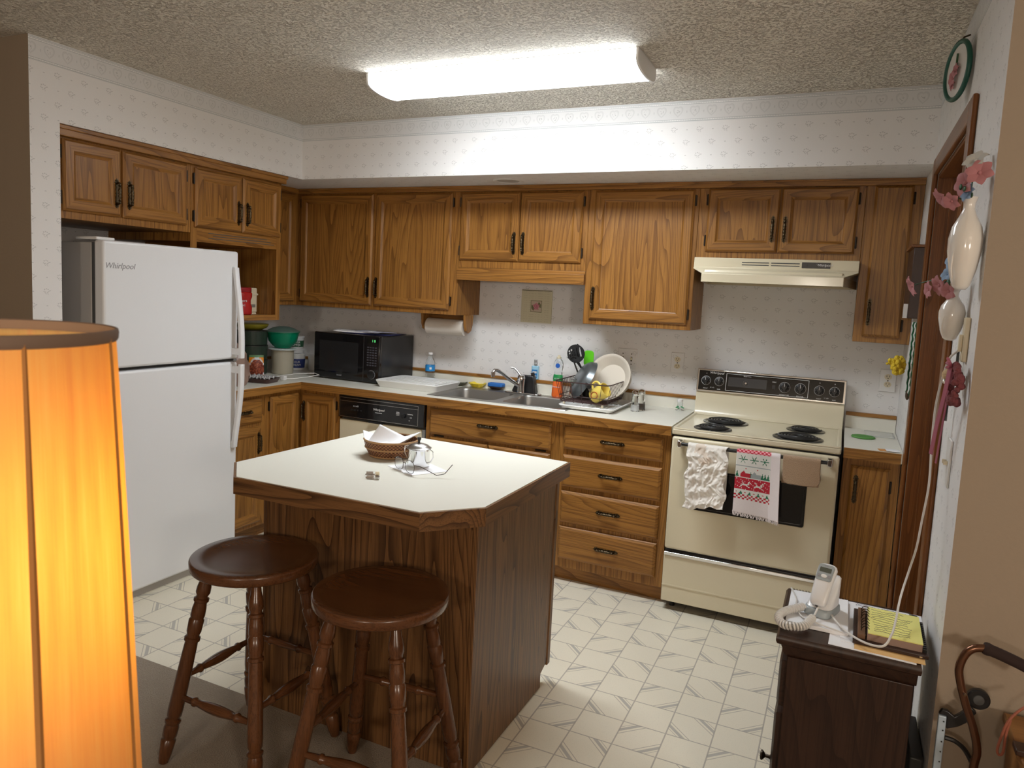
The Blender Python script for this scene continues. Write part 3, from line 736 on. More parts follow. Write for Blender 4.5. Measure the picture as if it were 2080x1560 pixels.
# oven door with window and bar handle
g = G().box(SX0+.003, SX1-.003, -.660, -.628, .315, .879)
od = g.build('oven_door', ALMOND, t, world=True, bevel=.012, bseg=3)
g = G().prism(rrect(.128, .632, .532, .735, .01), -.6625, -.6585, axis='y'); wn = g.build('window', BLACKG, od, world=True)
g = G().tube([(x, -.6632, z) for x, z in rrect(.139, .621, .543, .724, .008)], .0016, 4, closed=True); g.build('window_trim', BLACKP, wn, world=True)
hb = G().tube([(.060, -.706, .855), (.712, -.706, .855)], .0085, 14).build('handle', BLACKP, od, world=True)
for xx in (.055, .717):
    g = G().loops([lift([(xx-.012, -.659), (xx+.012, -.659), (xx+.010, -.718), (xx-.010, -.718)], z) for z in (.838, .872)])
    g.build('handle_bracket', CHROME, hb, world=True, bevel=.004)
g = G().box(SX0+.003, SX1-.003, -.657, -.628, .046, .282)
dr = g.build('storage_drawer', ALMOND, t, world=True, bevel=.005)
g = G().box(SX0+.004, SX1-.004, -.664, -.630, .283, .300); g.build('chrome_strip', CHROME, t, world=True, bevel=.003)
g = G().box(SX0+.004, SX1-.004, -.6605, -.6575, .128, .133).box(SX0+.004, SX1-.004, -.659, -.6575, .133, .136); g.build('drawer_lip', ALMOND, dr, world=True)
for xx in (.05, .71):
    for yy in (-.58, -.08): G().lathe([(.014, .0005), (.014, .034)], (xx, yy, 0), 12).build('foot', BLACKP, t, world=True)
# ------------------------------------------------------------ towels hanging on the oven handle
def hang(name, label, x0, x1, zf, zb, mats, mf, fold, nx=40, nz=60, mat_back=0, thick=.003, hem=None, rough=None):
    zt, yb, r = .855, -.706, .0125
    Lf, Lb = zt-zf, zt-zb; arc = PI*r; tot = Lb+arc+Lf
    def fn(u, v):
        s = v*tot; x = x0+(x1-x0)*u
        if s < Lb: y, z = yb+r, zb+s
        elif s < Lb+arc:
            a = (s-Lb)/r; y, z = yb+r*math.cos(a), zt+r*math.sin(a)
        else: y, z = yb-r, zt-(s-Lb-arc)
        k = max(0.0, (s-Lb-arc*.5)/Lf)
        dx, dy, dz = fold(u, k) if s > Lb+arc*.5 else (0, 0, 0)
        return (x+dx, y-max(0, dy)-.0005, z+dz)
    g = G().grid(fn, nx, nz, lambda i, j: mf((i+.5)/nx, ((j+.5)/nz*tot-Lb-arc*.5)))
    o = g.build(name, mats, solid=thick, recalc=False)
    tag(o, label, 'towel'); return o
CLOTH = plain('white_flour_sack_cloth', (.80, .77, .72), .9, sheen=.3, bumpy=(240, .4, .002))
CLOTH2 = plain('stained_cloth', (.70, .61, .52), .9, sheen=.3, bumpy=(240, .4, .002))
PINKW = plain('pinkish_white_terry', (.83, .76, .77), .95, sheen=.4, bumpy=(500, .8, .002))
RED = plain('towel_red', (.50, .02, .04), .95, bumpy=(500, .8, .002)); GRN = plain('towel_green', (.03, .17, .09), .95, bumpy=(500, .8, .002))
GRY = plain('towel_grey', (.35, .40, .41), .95, bumpy=(500, .8, .002)); OFFW = plain('towel_offwhite', (.76, .76, .72), .95, bumpy=(500, .8, .002))
PINK = plain('towel_pink', (.80, .35, .40), .95, bumpy=(500, .8, .002))
rnd = random.Random(3)
ph = [rnd.uniform(0, 6) for _ in range(12)]
from mathutils import noise as mn
def wfold(u, k):
    r1 = 1-abs(mn.noise(Vector((u*3.1+1.3, k*5.2, 2.0))))*2.2; r2 = 1-abs(mn.noise(Vector((u*6.5+k*3, k*9.0-u*4, 7.0))))*2.4; r3 = 1-abs(mn.noise(Vector((u*12-k*6, k*17+u*5, 4.0))))*2.5
    env = min(1, k*5)
    a = env*(.0085*r1+.0055*r2+.0030*r3) + .010*k
    return (.006*math.sin(k*12+ph[3])+.004*math.sin(k*21+u*3), a+.003, .012*math.sin(u*5+ph[4])*k+.004*math.sin(u*20)*k)
def wmat(u, s):
    if s < 0: return 0
    n_ = mn.noise(Vector((u*5, s*40, 0)))*.02+mn.noise(Vector((u*17, s*110, 3)))*.012
    d = math.hypot((u-.36)*.17, (s-.030)*.8)+n_; e = math.hypot((u-.45)*.14, s-.075)+n_
    return 1 if d < .024 or e < .022 else 0
hang('dish_towel', 'crumpled stained white dish towel hanging leftmost on the oven handle', .100, .284, .566, .62, [CLOTH, CLOTH2], wmat, wfold, 80, 140)
DEER = ["..........#.", ".#.......##.", "..#......#.#", "...#....##..", "..########..", ".#######....", "##.....##...", "#........##."]
def xpat(X, s):       # X metres across the printed panel, s metres down from the fold
    if X > .150 or s < -.004: return 0
    if s < .020: return 1 if (int(X/.009)+int((s+.02)/.009)) % 2 else 5
    if .0225 < s < .0245 or .078 < s < .080: return 3
    if s < .078:
        for cx in (.030, .078, .124):
            dx, dy = X-cx, s-.050; r = math.hypot(dx, dy); a = math.atan2(dy, dx)
            if r < .019 and (abs(math.sin(3*a))*r < .0035 or (.009 < r < .0145 and abs(math.sin(3*a)) < .5)): return 2
        return 4
    if s < .135:
        y = .131-s
        for cx, col in ((.042, 1), (.088, 3)):
            if 0 < y < .018 and -.014 < X-cx < .022: return col
            if 0 < y < .030-abs(X-cx+.006)*1.2 and abs(X-cx+.006) < .014: return col
        for cx in (.008, .066, .116, .128, .141):
            if 0 < y < .026 and abs(X-cx) < (.026-y)*.28+.0005: return 2
        for cx in (.045, .095):
            if math.hypot(X-cx, y-.040) < .003: return 1
        return 4
    if s < .190:
        for cx in (.026, .082):
            i, j = int((X-cx)/.0036), int((s-.147)/.0040)
            if 0 <= i < 12 and 0 <= j < 8 and X >= cx and s >= .147 and DEER[j][i] == '#': return 4
        return 4 if (int(X/.003)*7+int(s/.003)*13) % 17 == 0 else 1
    if s < .213:
        y = .210-s
        for c in range(8):
            cx = .010+c*.0185
            if c % 2 and 0 < y < .014 and abs(X-cx) < (.014-y)*.5+.0005: return 2
            if c % 2 == 0 and math.hypot(X-cx, y-.008) < .0035: return 1
        return 4
    if s < .236: return 1 if (int(X/.009)+int(s/.0078)) % 2 else 4
    return 0
def xfold(u, k):
    d = .006*k*math.sin(u*5+1)+(.020*max(0, u-.72)/.28*(k*.8+.1))
    return (.012*k*(u-.3)+.006*k, d+.003, -.018*max(0, u-.1)*k)
hang('dish_towel', 'fringed Christmas dish towel with reindeer and snowflakes, middle of oven handle', .322, .512, .575, .60, [PINKW, RED, GRN, GRY, OFFW, PINK], lambda u, s: xpat(u*.190, s), xfold, 76, 150)
fr = G(); rnd = random.Random(5)
for i in range(64):
    u = i/63; dx, dy, dz = xfold(u, 1); x = .322+.19*u+dx; y = -.7185-dy; z = .580+dz
    fr.tube([(x, y, z), (x+rnd.uniform(-.003, .003), y-.001, z-.010), (x+rnd.uniform(-.007, .007), y+rnd.uniform(-.003, .003), z-.022)], [.0021, .0018, .0012], 5)
fro = fr.build('fringe', PINKW); tw = bpy.data.objects['dish_towel.001']; fro.parent = tw
TAN = plain('tan_terry', (.42, .28, .17), 1, sheen=.5, bumpy=(330, 1.0, .005), var=.2)
def tfold(u, k):
    r = .025; x = min(u, 1-u)*.157; c = 0
    if x < r and k > .6: c = (r-math.sqrt(max(0, r*r-(r-x)**2)))*((k-.6)/.4)
    return (.004*k, .006*math.sin(u*3)*k+.003+.006*k, c)
hang('washcloth', 'folded tan terry washcloth hanging at the right end of oven handle', .523, .680, .742, .735, [TAN], lambda u, s: 0, tfold, 40, 50, thick=.006)
# ------------------------------------------------------------ ceiling fixture
LENS, _b = new_mat('lit_prismatic_lens')        # a prismatic diffuser throws most of its light straight down
_g = nd('ShaderNodeNewGeometry'); _nz = M_('ABSOLUTE', sep(_g.outputs['Normal'])[2])
_ni = M_('MAXIMUM', VM('DOT_PRODUCT', _g.outputs['Normal'], _g.outputs['Incoming']), .02)
_b.inputs['Base Color'].default_value = (.8, .8, .8, 1); _b.inputs['Emission Color'].default_value = (.91, .965, 1.0, 1)
ln(M_('MULTIPLY', M_('MULTIPLY', M_('MULTIPLY_ADD', _nz, .58, .42), M_('POWER', _ni, .7)), TUBE_STRENGTH), _b.inputs['Emission Strength'])
t = thing('ceiling_light', 'lit wraparound fluorescent fixture on the kitchen ceiling', 'ceiling light', (-.66, -1.34, ZC))
LX0, LX1, LY0, LY1 = -1.268, -.052, -1.482, -1.208
def lens_prof(d=0):
    P = [(LY0-d, 2.463), (LY0-d, 2.438)]
    for i in range(13):
        a = PI*i/12; P.append(((LY0+LY1)/2-(LY1-LY0)/2*math.cos(a)*(1+d*4), 2.432-.034*math.sin(a)**.8-d))
    return P+[(LY1+d, 2.438), (LY1+d, 2.463)]
g = G().prism(lens_prof(), LX0+.010, LX1-.010, axis='x'); g.build('lens', LENS, t, world=True)
for a, b_ in ((LX0, LX0+.0095), (LX1-.0095, LX1)):
    G().prism(lens_prof(.003), a, b_, axis='x').build('end_cap', WHITEP, t, world=True, bevel=.001)
G().box(LX0, LX1, LY0, LY1, 2.4635, ZC-.0005).build('housing', WHITEP, t, world=True)
t = thing('recessed_light', 'small unlit round recessed light in the soffit above the sink', 'ceiling light', (-1.025, -.48, ZS))
G().lathe([(.062, -.0005), (.066, -.004), (.080, -.004), (.083, -.0005)], seg=32, cap0=False, cap1=False).build('trim_ring', WHITEP, t)
G().lathe([(.0615, -.0005), (.0615, -.002)], seg=32).build('lens', plain('frosted_lens', (.45, .44, .42), .5), t)
# ------------------------------------------------------------ sink and faucet
t = thing('kitchen_sink', 'stainless steel double-bowl sink set into the counter', 'sink', (-1.015, -.33, ZK))
RX0, RX1, RY0, RY1 = -1.442, -.588, -.562, -.092
SINKM = plain('sink_steel', (.36, .35, .33), .34, metal=.9)
holes = ((-1.408, -1.040, -.530, -.185), (-.990, -.622, -.530, -.185))
# deck built as strips round the two bowls
g = G()
xs = [RX0, holes[0][0], holes[0][1], holes[1][0], holes[1][1], RX1]; ys = [RY0, -.530, -.185, RY1]
for i in range(5):
    for j in range(3):
        if j == 1 and i in (1, 3): continue
        g.add([(xs[i], ys[j], ZK+.004), (xs[i+1], ys[j], ZK+.004), (xs[i+1], ys[j+1], ZK+.004), (xs[i], ys[j+1], ZK+.004)], [(0, 1, 2, 3)])
R0 = [(RX0, RY0), (RX1, RY0), (RX1, RY1), (RX0, RY1)]
g.loops([lift(R0, ZK+.004), lift([(x+(-.003 if x < -1 else .003), y+(-.003 if y < -.3 else .003)) for x, y in R0], ZK+.0006)], cap0=False, cap1=False)
g.build('rim', SINKM, t, world=True)
for x0, x1, y0, y1 in holes:
    sq = lambda a, r, z: lift(rrect(x0+a, x1-a, y0+a, y1-a, r, 5), z)
    outer = []
    for px, py, _ in sq(0, .05, 0):      # corner fill: square hole edge down to the rounded bowl
        outer.append((px, py, ZK+.0042))
    g = G().loops([outer, sq(.004, .048, ZK-.004), sq(.012, .045, ZK-.10), sq(.022, .04, ZK-.150), sq(.05, .03, ZK-.162)], cap0=False, cap1=True)
    for cx, cy, k in ((x0, y0, 18), (x1, y0, 0), (x1, y1, 6), (x0, y1, 12)):
        arc = outer[k:k+6]; g.add([(cx, cy, ZK+.0042)] + arc, [(0, i, i+1) for i in range(1, 6)])
    bw = g.build('bowl', SINKM, t, world=True)
    G().lathe([(.042, ZK-.1615), (.040, ZK-.159), (.03, ZK-.1605), (.004, ZK-.1605)], ((x0+x1)/2, (y0+y1)/2, 0), 20, cap0=False).build('drain', CHROME, bw, world=True)
t = thing('faucet', 'chrome single-lever faucet with long low spout behind the sink', 'faucet', (-1.035, -.135, ZK))
g = G().prism(rrect(-1.14, -.90, -.165, -.105, .028), ZK+.0045, ZK+.013); g.build('base_plate', CHROME, t, world=True, bevel=.003)
g = G().lathe([(.024, ZK+.013), (.022, ZK+.05), (.024, ZK+.085), (.026, ZK+.10), (.020, ZK+.115), (.006, ZK+.12)], (-1.035, -.135, 0), 20); g.build('body', CHROME, t, world=True)
g = G().tube([(-1.045, -.15, ZK+.055), (-1.075, -.195, ZK+.085), (-1.11, -.250, ZK+.130), (-1.128, -.280, ZK+.148), (-1.140, -.298, ZK+.150), (-1.146, -.305, ZK+.138)], [.0125, .0115, .0105, .010, .010, .010], 12)
g.lathe([(.0125, 0), (.013, .028), (.011, .030)], (-1.146, -.305, ZK+.110), 14); g.build('spout', CHROME, t, world=True)
g = G().tube([(-1.037, -.135, ZK+.112), (-1.062, -.13, ZK+.135), (-1.085, -.13, ZK+.155), (-1.108, -.135, ZK+.157)], [.010, .007, .006, .007], 10); g.build('lever', CHROME, t, world=True)
t = thing('plastic_holder', 'black wedge-shaped plastic holder standing behind the faucet', 'holder', (-1.02, -.07, ZK))
g = G().loops([lift([(-1.115, -.100), (-.955, -.100), (-.955, -.045), (-1.115, -.045)], ZK+.0045), lift([(-1.072, -.085), (-.975, -.085), (-.975, -.05), (-1.072, -.05)], ZK+.112)])
g.build('holder_body', BLACKP, t, world=True, bevel=.006)
G().tube([(-.985, -.068, ZK+.112), (-.99, -.07, ZK+.13)], .012, 10).build('knob', BLACKP, t, world=True)
def soap_dish(name, label, x, y, r, prof, mat, top=None, fl=0):
    t = thing(name, label, 'dish' if top is None else 'sponge holder', (x, y, ZK+.001))
    g = G(); n = 36; L = []
    for rr, h in prof:
        L.append([(rr*r*(1+fl*math.cos(12*2*PI*j/n))*math.cos(2*PI*j/n), rr*r*(1+fl*math.cos(12*2*PI*j/n))*math.sin(2*PI*j/n), h) for j in range(n)])
    g.loops(L); g.build('dish', mat, t); return t
YEL = plain('yellow_glaze', (.80, .62, .04), .3)
soap_dish('soap_dish', 'fluted yellow soap dish behind the left sink bowl', -1.372, -.057, .055, [(.5, 0), (.62, .006), (1.0, .026), (1.0, .029), (.85, .024), (.4, .012)], YEL, fl=.05)
soap_dish('soap_dish', 'dark olive soap dish behind the sink, left of the yellow one', -1.505, -.057, .055, [(.5, 0), (.7, .006), (1.0, .020), (1.0, .023), (.85, .018), (.4, .010)], plain('olive_glaze', (.06, .06, .03), .4), fl=.03)
t = soap_dish('soap_dish', 'dark brown dish holding a blue sponge, right of the yellow dish', -1.238, -.057, .055, [(.55, 0), (.65, .006), (1.0, .018), (1.0, .021), (.8, .016)], plain('brown_glaze', (.05, .025, .015), .3))
BLUES = plain('blue_sponge', (.03, .17, .55), .95, bumpy=(260, 1, .004))
o = G().prism(rrect(-.052, .052, -.030, .030, .014), .017, .040).build('sponge', BLUES, bevel=.005); o.location = (-1.238, -.057, ZK+.001); tag(o, 'blue sponge resting on the brown dish behind the sink', 'sponge')
# ------------------------------------------------------------ bottles
t = thing('water_bottle', 'clear plastic water bottle with blue label on the counter behind the white tray', 'bottle', (-1.70, -.10, ZK+.001))
prof = [(.024, 0), (.031, .004), (.0315, .02), (.029, .028), (.0315, .036), (.029, .045), (.0315, .054), (.029, .063), (.0315, .072), (.0315, .115), (.029, .122), (.031, .13), (.024, .155), (.0135, .172), (.0125, .180), (.0125, .186)]
G().lathe(prof, seg=24).build('bottle_body', PLASTG, t)
lb = G().lathe([(.0319, .080), (.0319, .118)], seg=24, cap0=False, cap1=False).build('label', plain('blue_label', (.02, .25, .62), .4), t)
o = G().box(-.007, .007, -.007, .007, 0, .0005).build('square_logo', WHITEINK, lb); bend_text(o, .0319, .099, math.radians(-55))
G().lathe([(.0145, .187), (.0145, .199), (.012, .200)], seg=18).build('cap', WHITEP, t)
t = thing('spray_bottle', 'small blue-labelled hand sanitizer bottle on the backsplash ledge', 'bottle', (-.995, -.014, 1.0065))
G().prism(rrect(-.024, .024, -.010, .010, .009), 0, .085).build('bottle_body', plain('pale_blue_bottle', (.35, .62, .80), .2), t, bevel=.004)
g = G().lathe([(.008, .085), (.008, .093)], seg=12).lathe([(.010, .093), (.0095, .123), (.008, .125)], seg=14); g.build('cap', PLASTG, t)
lb = G().box(-.018, .018, -.0112, -.0105, .012, .062).build('label', plain('blue_label_2', (.03, .22, .55), .4), t)
G().box(-.014, .014, -.0116, -.0113, .040, .052).build('label_band', WHITEINK, lb)
G().box(-.014, .014, -.0116, -.0113, .020, .026).build('label_band', WHITEINK, lb)
t = thing('dish_soap_bottle', 'dish soap bottle with orange liquid, green and clear upper body, behind the rack', 'bottle', (-.805, -.115, ZK+.0045))
OR = plain('orange_soap', (.85, .16, .03), .15); GR = plain('green_label', (.02, .28, .08), .3)
g = G().lathe([(.030, 0), (.035, .006), (.034, .05), (.030, .085), (.029, .095)], sx=1, sy=.62, seg=28); g.build('lower_body', OR, t)
g = G().lathe([(.029, .0955), (.031, .11), (.029, .13), (.027, .136)], sx=1, sy=.62, seg=28); g.build('label_band', GR, t)
g = G().lathe([(.027, .1365), (.024, .15), (.030, .18), (.031, .20), (.022, .222), (.014, .23)], sx=1, sy=.62, seg=28); up_ = g.build('upper_body', PLASTG, t)
o = G().lathe([(.014, 0), (.014, .001)], (0, 0, 0), 20).build('badge', plain('blue_badge', (.02, .12, .5), .4), t); o.location = (.002, -.0195, .190); o.rotation_euler = (PI/2, 0, 0)
g = G().lathe([(.014, .2305), (.014, .240), (.008, .243), (.007, .252)], seg=16); g.build('cap', IVORY, t)
text_mesh('label_text', 'Palmolive', .0125, WHITEINK, t, T4((0, -.0225, .062)) @ FACE_FRONT); text_mesh('label_text', 'ULTRA', .010, WHITEINK, t, T4((0, -.0205, .112)) @ FACE_FRONT)
for nm, x, y, lab, fill in (('salt_shaker', -.279, -.300, 'glass salt shaker with chrome top, in front of its pair', (.85, .85, .85)), ('pepper_shaker', -.262, -.235, 'glass pepper shaker with chrome top, behind the salt', (.10, .08, .07))):
    t = thing(nm, lab, 'shaker', (x, y, ZK+.001))
    g = G().lathe([(.023, 0), (.024, .003), (.019, .088)], seg=8); g.build('jar', GLASS, t, smooth=False)
    G().lathe([(.0205, .004), (.019, .034)], seg=8).build('contents', plain('contents_'+nm, fill, .9), t, smooth=False)
    G().lathe([(.0195, .0885), (.0205, .096), (.0205, .106), (.014, .114), (.004, .117)], seg=20).build('lid', CHROME, t)
t = thing('toothpick_holder', 'tiny glass toothpick holder with green sprig on counter beside the stove', 'holder', (-.078, -.085, ZK+.001))
G().lathe([(.024, 0), (.026, .004), (.012, .007), (.011, .012)], seg=20).build('saucer', GLASS, t)
G().lathe([(.015, .0125), (.015, .048), (.013, .048), (.013, .015)], seg=20, cap1=True).build('cup', PLASTG, t)
G().lathe([(.016, .0485), (.016, .062), (.008, .066)], seg=20).build('lid', WHITEP, t)
g = G()
for a in range(5): g.ball((.018*math.cos(a)+.004, -.018, .018+.005*math.sin(a*2)), .005, seg=8, sc=(1.4, .5, .7))
g.build('leaf', plain('leaf_green', (.02, .22, .08), .5), t)
# ------------------------------------------------------------ paper towels, plaque, outlets
t = thing('paper_towel_holder', 'paper towel roll on an oak holder under the corner wall cabinet', 'paper towel holder', (-1.56, -.17, 1.384))
for x0, x1 in ((-1.716, -1.700), (-1.412, -1.396)):
    g = G().prism([(-.215, 1.3835), (-.105, 1.3835), (-.112, 1.32), (-.128, 1.285), (-.160, 1.270), (-.192, 1.285), (-.208, 1.32)], x0, x1, axis='x')
    g.build('bracket', OAK['z'], t, world=True, bevel=.002)
G().box(-1.699, -1.413, -.112, -.106, 1.345, 1.3835).build('back_rail', OAK['x'], t, world=True)
G().lathe([(.020, 0), (.050, .0005), (.050, .2655), (.020, .266)], (-1.689, -.160, 1.302), 32, a=(1, 0, 0)).build('roll', plain('paper_towel', (.68, .63, .57), .95, bumpy=(150, .4, .002)), t, world=True)
G().lathe([(.010, 0), (.010, .290)], (-1.7015, -.160, 1.302), 12, a=(1, 0, 0)).build('dowel', OAK['x'], t, world=True)
# wall plaque with pixel-painted rose
def pix_tile(name, label, x0, x1, z0, z1, y, n, fn, mats, cat, th=.006):
    g = G(); w_, h_ = x1-x0, z1-z0; m_ = int(n*h_/w_)
    g.box(x0, x1, y, y+th, z0, z1, 0)
    g.grid(lambda u, v: (x0+w_*(.01+.98*u), y-.0003, z0+h_*(.01+.98*v)), n, m_, lambda i, j: fn((i+.5)/n, (j+.5)/m_))
    o = g.build(name, mats, smooth=False, recalc=False); tag(o, label, cat); return o
CRM = plain('aged_cream', (.60, .56, .40), .5, var=.12); CRL = plain('script_line', (.53, .49, .34), .5)
ROSE = plain('rose_pink', (.45, .10, .16), .5); LROSE = plain('rose_light', (.62, .30, .32), .5); RGR = plain('rose_leaf', (.16, .17, .07), .5); LCR = plain('pale_cream', (.56, .46, .36), .5)
def plq(u, v):
    if v > .985 or v < .0: return 5
    x, y = (u-.5)/.19, (v-.50)/.19
    if max(abs(x), abs(y)) < 1:
        if max(abs(x), abs(y)) > .90: return 3
        r, a = math.hypot(x, y), math.atan2(y, x)
        if r < .55+.09*math.sin(5*a): return 1 if (math.sin(r*26+a*2) > 0) else 2
        if r < .85 and math.sin(2*a+.8) > .3: return 3
        return 4
    if abs((v*14) % 1-.5) < .13 and math.sin(u*60+v*90)+math.sin(u*23) > -.2 and .08 < u < .92: return 6
    return 0
pix_tile('wall_plaque', 'square cream wall plaque with a small pink rose above the sink', -1.114, -.912, 1.358, 1.560, -.0105, 64, plq, [CRM, ROSE, LROSE, RGR, LCR, DARKM, CRL], 'plaque', th=.010)
def wall_plate(name, label, x0, x1, z0, z1, kind, mat, P=None):
    t = thing(name, label, 'outlet' if 'outlet' in name else 'switch', ((x0+x1)/2, 0, (z0+z1)/2))
    w2, h2 = (x1-x0)/2, (z1-z0)/2
    g = G().loops([[(sx*w2*k, y, sz*h2*kk) for sx, sz in ((-1, -1), (1, -1), (1, 1), (-1, 1))] for k, kk, y in ((1, 1, -.0005), (.99, .99, -.004), (.94, .96, -.0065))])
    pl = g.build('plate', mat, t, smooth=False)
    g = G()
    for q in ([0] if kind == 'outlet' else [-w2*.45, w2*.45]):
        for s in ((-.80, .80) if kind != 'outlet' else (0,)): g.lathe([(.0035, 0), (.0025, .0012)], (q, -.0065, s*h2*.62), 10, a=(0, -1, 0))
    g.build('screw', BRASS, pl)
    if kind == 'outlet':
        for s in (-1, 1):
            rc = G().prism([(.017*math.cos(a)*1.0, s*.0195+.0145*math.sin(a)) for a in [2*PI*i/20 for i in range(20)]], -.0085, -.0062, axis='y').build('receptacle', IVORY, t)
            for sx in (-.0065, .0065): G().box(sx-.0012, sx+.0012, -.0088, -.0084, s*.0195-.001, s*.0195+.008).build('slot', BLACKP, rc)
            G().lathe([(.0024, 0), (.0024, .0003)], (0, -.0085, s*.0195-.007), 8, a=(0, -1, 0)).build('slot', BLACKP, rc)
    else:
        for q in (-w2*.45, w2*.45):
            g = G().box(q-.005, q+.005, -.0075, -.0062, -.013, .013).build('toggle_slot', BRASS, pl)
            G().loops([[(q+sx*.004, -.007-d, z+sz*.0045) for sx, sz in ((-1, -1), (1, -1), (1, 1), (-1, 1))] for d, z in ((0, -.002), (.011, .007))]).build('toggle', IVORY, t)
    return t
WPP = WALLP
wall_plate('light_switch', 'wallpapered double light switch plate on the wall behind the dish rack', -.478, -.362, 1.122, 1.243, 'switch', WPP)
wall_plate('electrical_outlet', 'wallpaper-covered outlet plate left of the stove', -.162, -.088, 1.125, 1.242, 'outlet', WPP)
wall_plate('electrical_outlet', 'white outlet plate above the short counter right of the stove', .909, .984, 1.124, 1.240, 'outlet', WHITEP)
# ------------------------------------------------------------ microwave
t = thing('microwave', 'black countertop microwave in the left corner of the counter', 'microwave', (-2.14, -.215, ZK), rz=-.035)
G().box(-.262, .262, -.165, .190, .012, .300).build('case', plain('black_painted_steel', (.02, .02, .021), .25), t, bevel=.006)
fr_ = G().box(-.262, .262, -.190, -.1655, .008, .302).build('door', BLACKG, t, bevel=.006)
G().box(-.215, .098, -.1915, -.190, .055, .250).build('window', plain('dark_mesh_window', (.02, .02, .021), .12), fr_)
text_mesh('logo', 'SHARP', .014, GREYINK, fr_, T4((-.05, -.1915, .032)) @ FACE_FRONT)
G().box(.140, .1415, -.1912, -.190, .015, .296).build('door_seam', DARKGREY, fr_)
G().box(.165, .245, -.1912, -.190, .256, .283).build('display', plain('display_black', (.004, .006, .004), .1), t)
text_mesh('display_digits', '1 0', .022, emis('green_display', (.15, .9, .25), .9), t, T4((.218, -.1918, .270)) @ FACE_FRONT)
g = None
for r in range(8):
    for c in range(4): G().box(.168+c*.020, .182+c*.020, -.1916, -.1903, .225-r*.016, .233-r*.016).build('button', plain('dim_button', (.06, .06, .075), .4) if (r == 0 and c == 0) else bpy.data.materials['dim_button'], t)
G().lathe([(.026, 0), (.025, .012), (.018, .014)], (.205, -.1905, .058), 28, a=(0, -1, 0)).build('dial', BLACKP, t)
G().tube([(.205+.0275*math.cos(i*PI/14), -.1912, .058+.0275*math.sin(i*PI/14)) for i in range(28)], .0012, 4, closed=True).build('dial_ring', GREYINK, t)
for sx in (-.23, .23):
    for sy in (-.15, .16): G().lathe([(.012, .0005), (.012, .012)], (sx, sy, 0), 10).build('foot', BLACKP, t)
def sheet(name, label, cat, x, y, z, w_, h_, th, rz, mat, curl=0, group=None, cut=None):
    g = G().grid(lambda u, v: ((u-.5)*w_, (v-.5)*h_, curl*(abs(u-.5)*2)**3*math.sin(v*3+.5)), 10, 6)
    o = g.build(name, mat, solid=th); o.location = (x, y, z+th/2); o.rotation_euler = (0, 0, rz); return tag(o, label, cat, group)
MT = ZK+.3028
sheet('envelope', 'navy blue folder flat on the microwave, lowest of the papers', 'folder', -2.07, -.20, MT, .34, .24, .003, .1, plain('navy_cover', (.02, .025, .10), .4))
sheet('mail_pile', 'white mail lying on the microwave, at its left front corner', 'paper', -2.20, -.225, MT+.0035, .25, .20, .006, .30, PAPER, .008)
sheet('magazine', 'printed grey magazine page on top of the papers on the microwave', 'paper', -2.05, -.22, MT+.010, .22, .17, .003, -.25, plain('printed_paper', (.45, .46, .55), .35, var=.6), .006)
# ------------------------------------------------------------ trays either side of the sink
t = thing('drainboard', 'white ribbed plastic drainboard leaning over the counter left of the sink', 'drainboard', (-1.645, -.33, ZK+.001))
g = G().loops([lift(rrect(-.205, .205, -.145, .145, .03), .0), lift(rrect(-.222, .222, -.165, .165, .035), .040), lift(rrect(-.218, .218, -.161, .161, .033), .044), lift(rrect(-.200, .200, -.143, .143, .028), .037)])
g.build('tray', WHITEP, t)
g = G()
for i in range(5): g.box(-.17, .17, -.105+i*.05, -.085+i*.05, .0365, .041)
g.build('ribs', WHITEP, t, bevel=.002)
t = thing('drip_tray', 'white plastic drip tray under the wire dish rack', 'tray', (-.505, -.30, ZK+.001))
g = G().loops([lift(rrect(-.135, .150, -.200, .205, .03), .006), lift(rrect(-.150, .165, -.215, .215, .035), .022), lift(rrect(-.146, .161, -.211, .211, .033), .026), lift(rrect(-.132, .147, -.197, .2, .028), .014)])
g.build('tray', WHITEP, t)
g = G()
for i in range(9): g.box(-.11+i*.028, -.10+i*.028, -.18, .18, .0135, .0165)
g.build('ribs', WHITEP, t, bevel=.001)
for sx in (-.12, .13): G().box(sx-.01, sx+.01, -.19, .19, .0, .008).build('runner', WHITEP, t)
# ------------------------------------------------------------ dish rack and its dishes
WIRE = plain('brown_coated_wire', (.045, .018, .016), .45)
RB = ZK+.034
t = thing('dish_rack', 'brown wire dish rack full of dishes right of the sink', 'dish rack', (-.535, -.29, RB))
W0, W1, D0, D1, HT = -.135, .135, -.165, .185, .112
fl_ = 1.16
def rim(k, z, n=4): return [(x, y, z) for x, y in rrect(W0*k, W1*k, D0*k, D1*k, .035, n)]
G().tube(rim(fl_, HT), .0032, 8, closed=True).build('top_rail', WIRE, t)
G().tube(rim(1.0, .004), .0025, 8, closed=True).build('bottom_rail', WIRE, t)
G().tube(rim(1.02, .035), .0018, 6, closed=True).build('middle_rail', WIRE, t)
def wire(p): G().tube(p, .0016, 6).build('wire', WIRE, t)
for i in range(14):
    y = D0+.03+(D1-D0-.06)*i/13
    wire([(W0*fl_, y*fl_, HT), (W0*1.0, y, .012), (W0+.012, y, .002), (0, y, .0), (W1-.012, y, .002), (W1, y, .012), (W1*fl_, y*fl_, HT)])
for i in range(5):
    x = W0+.035+(W1-W0-.07)*i/4
    wire([(x*fl_, D0*fl_, HT), (x, D0, .012), (x, D0+.012, -.002), (x, 0, -.002), (x, D1-.012, -.002), (x, D1, .012), (x*fl_, D1*fl_, HT)])
for sx in (-.11, .11):
    for sy in (-.14, .16): G().lathe([(.006, -.016), (.006, -.001)], (sx, sy, 0), 10).build('foot', IVORY, t)
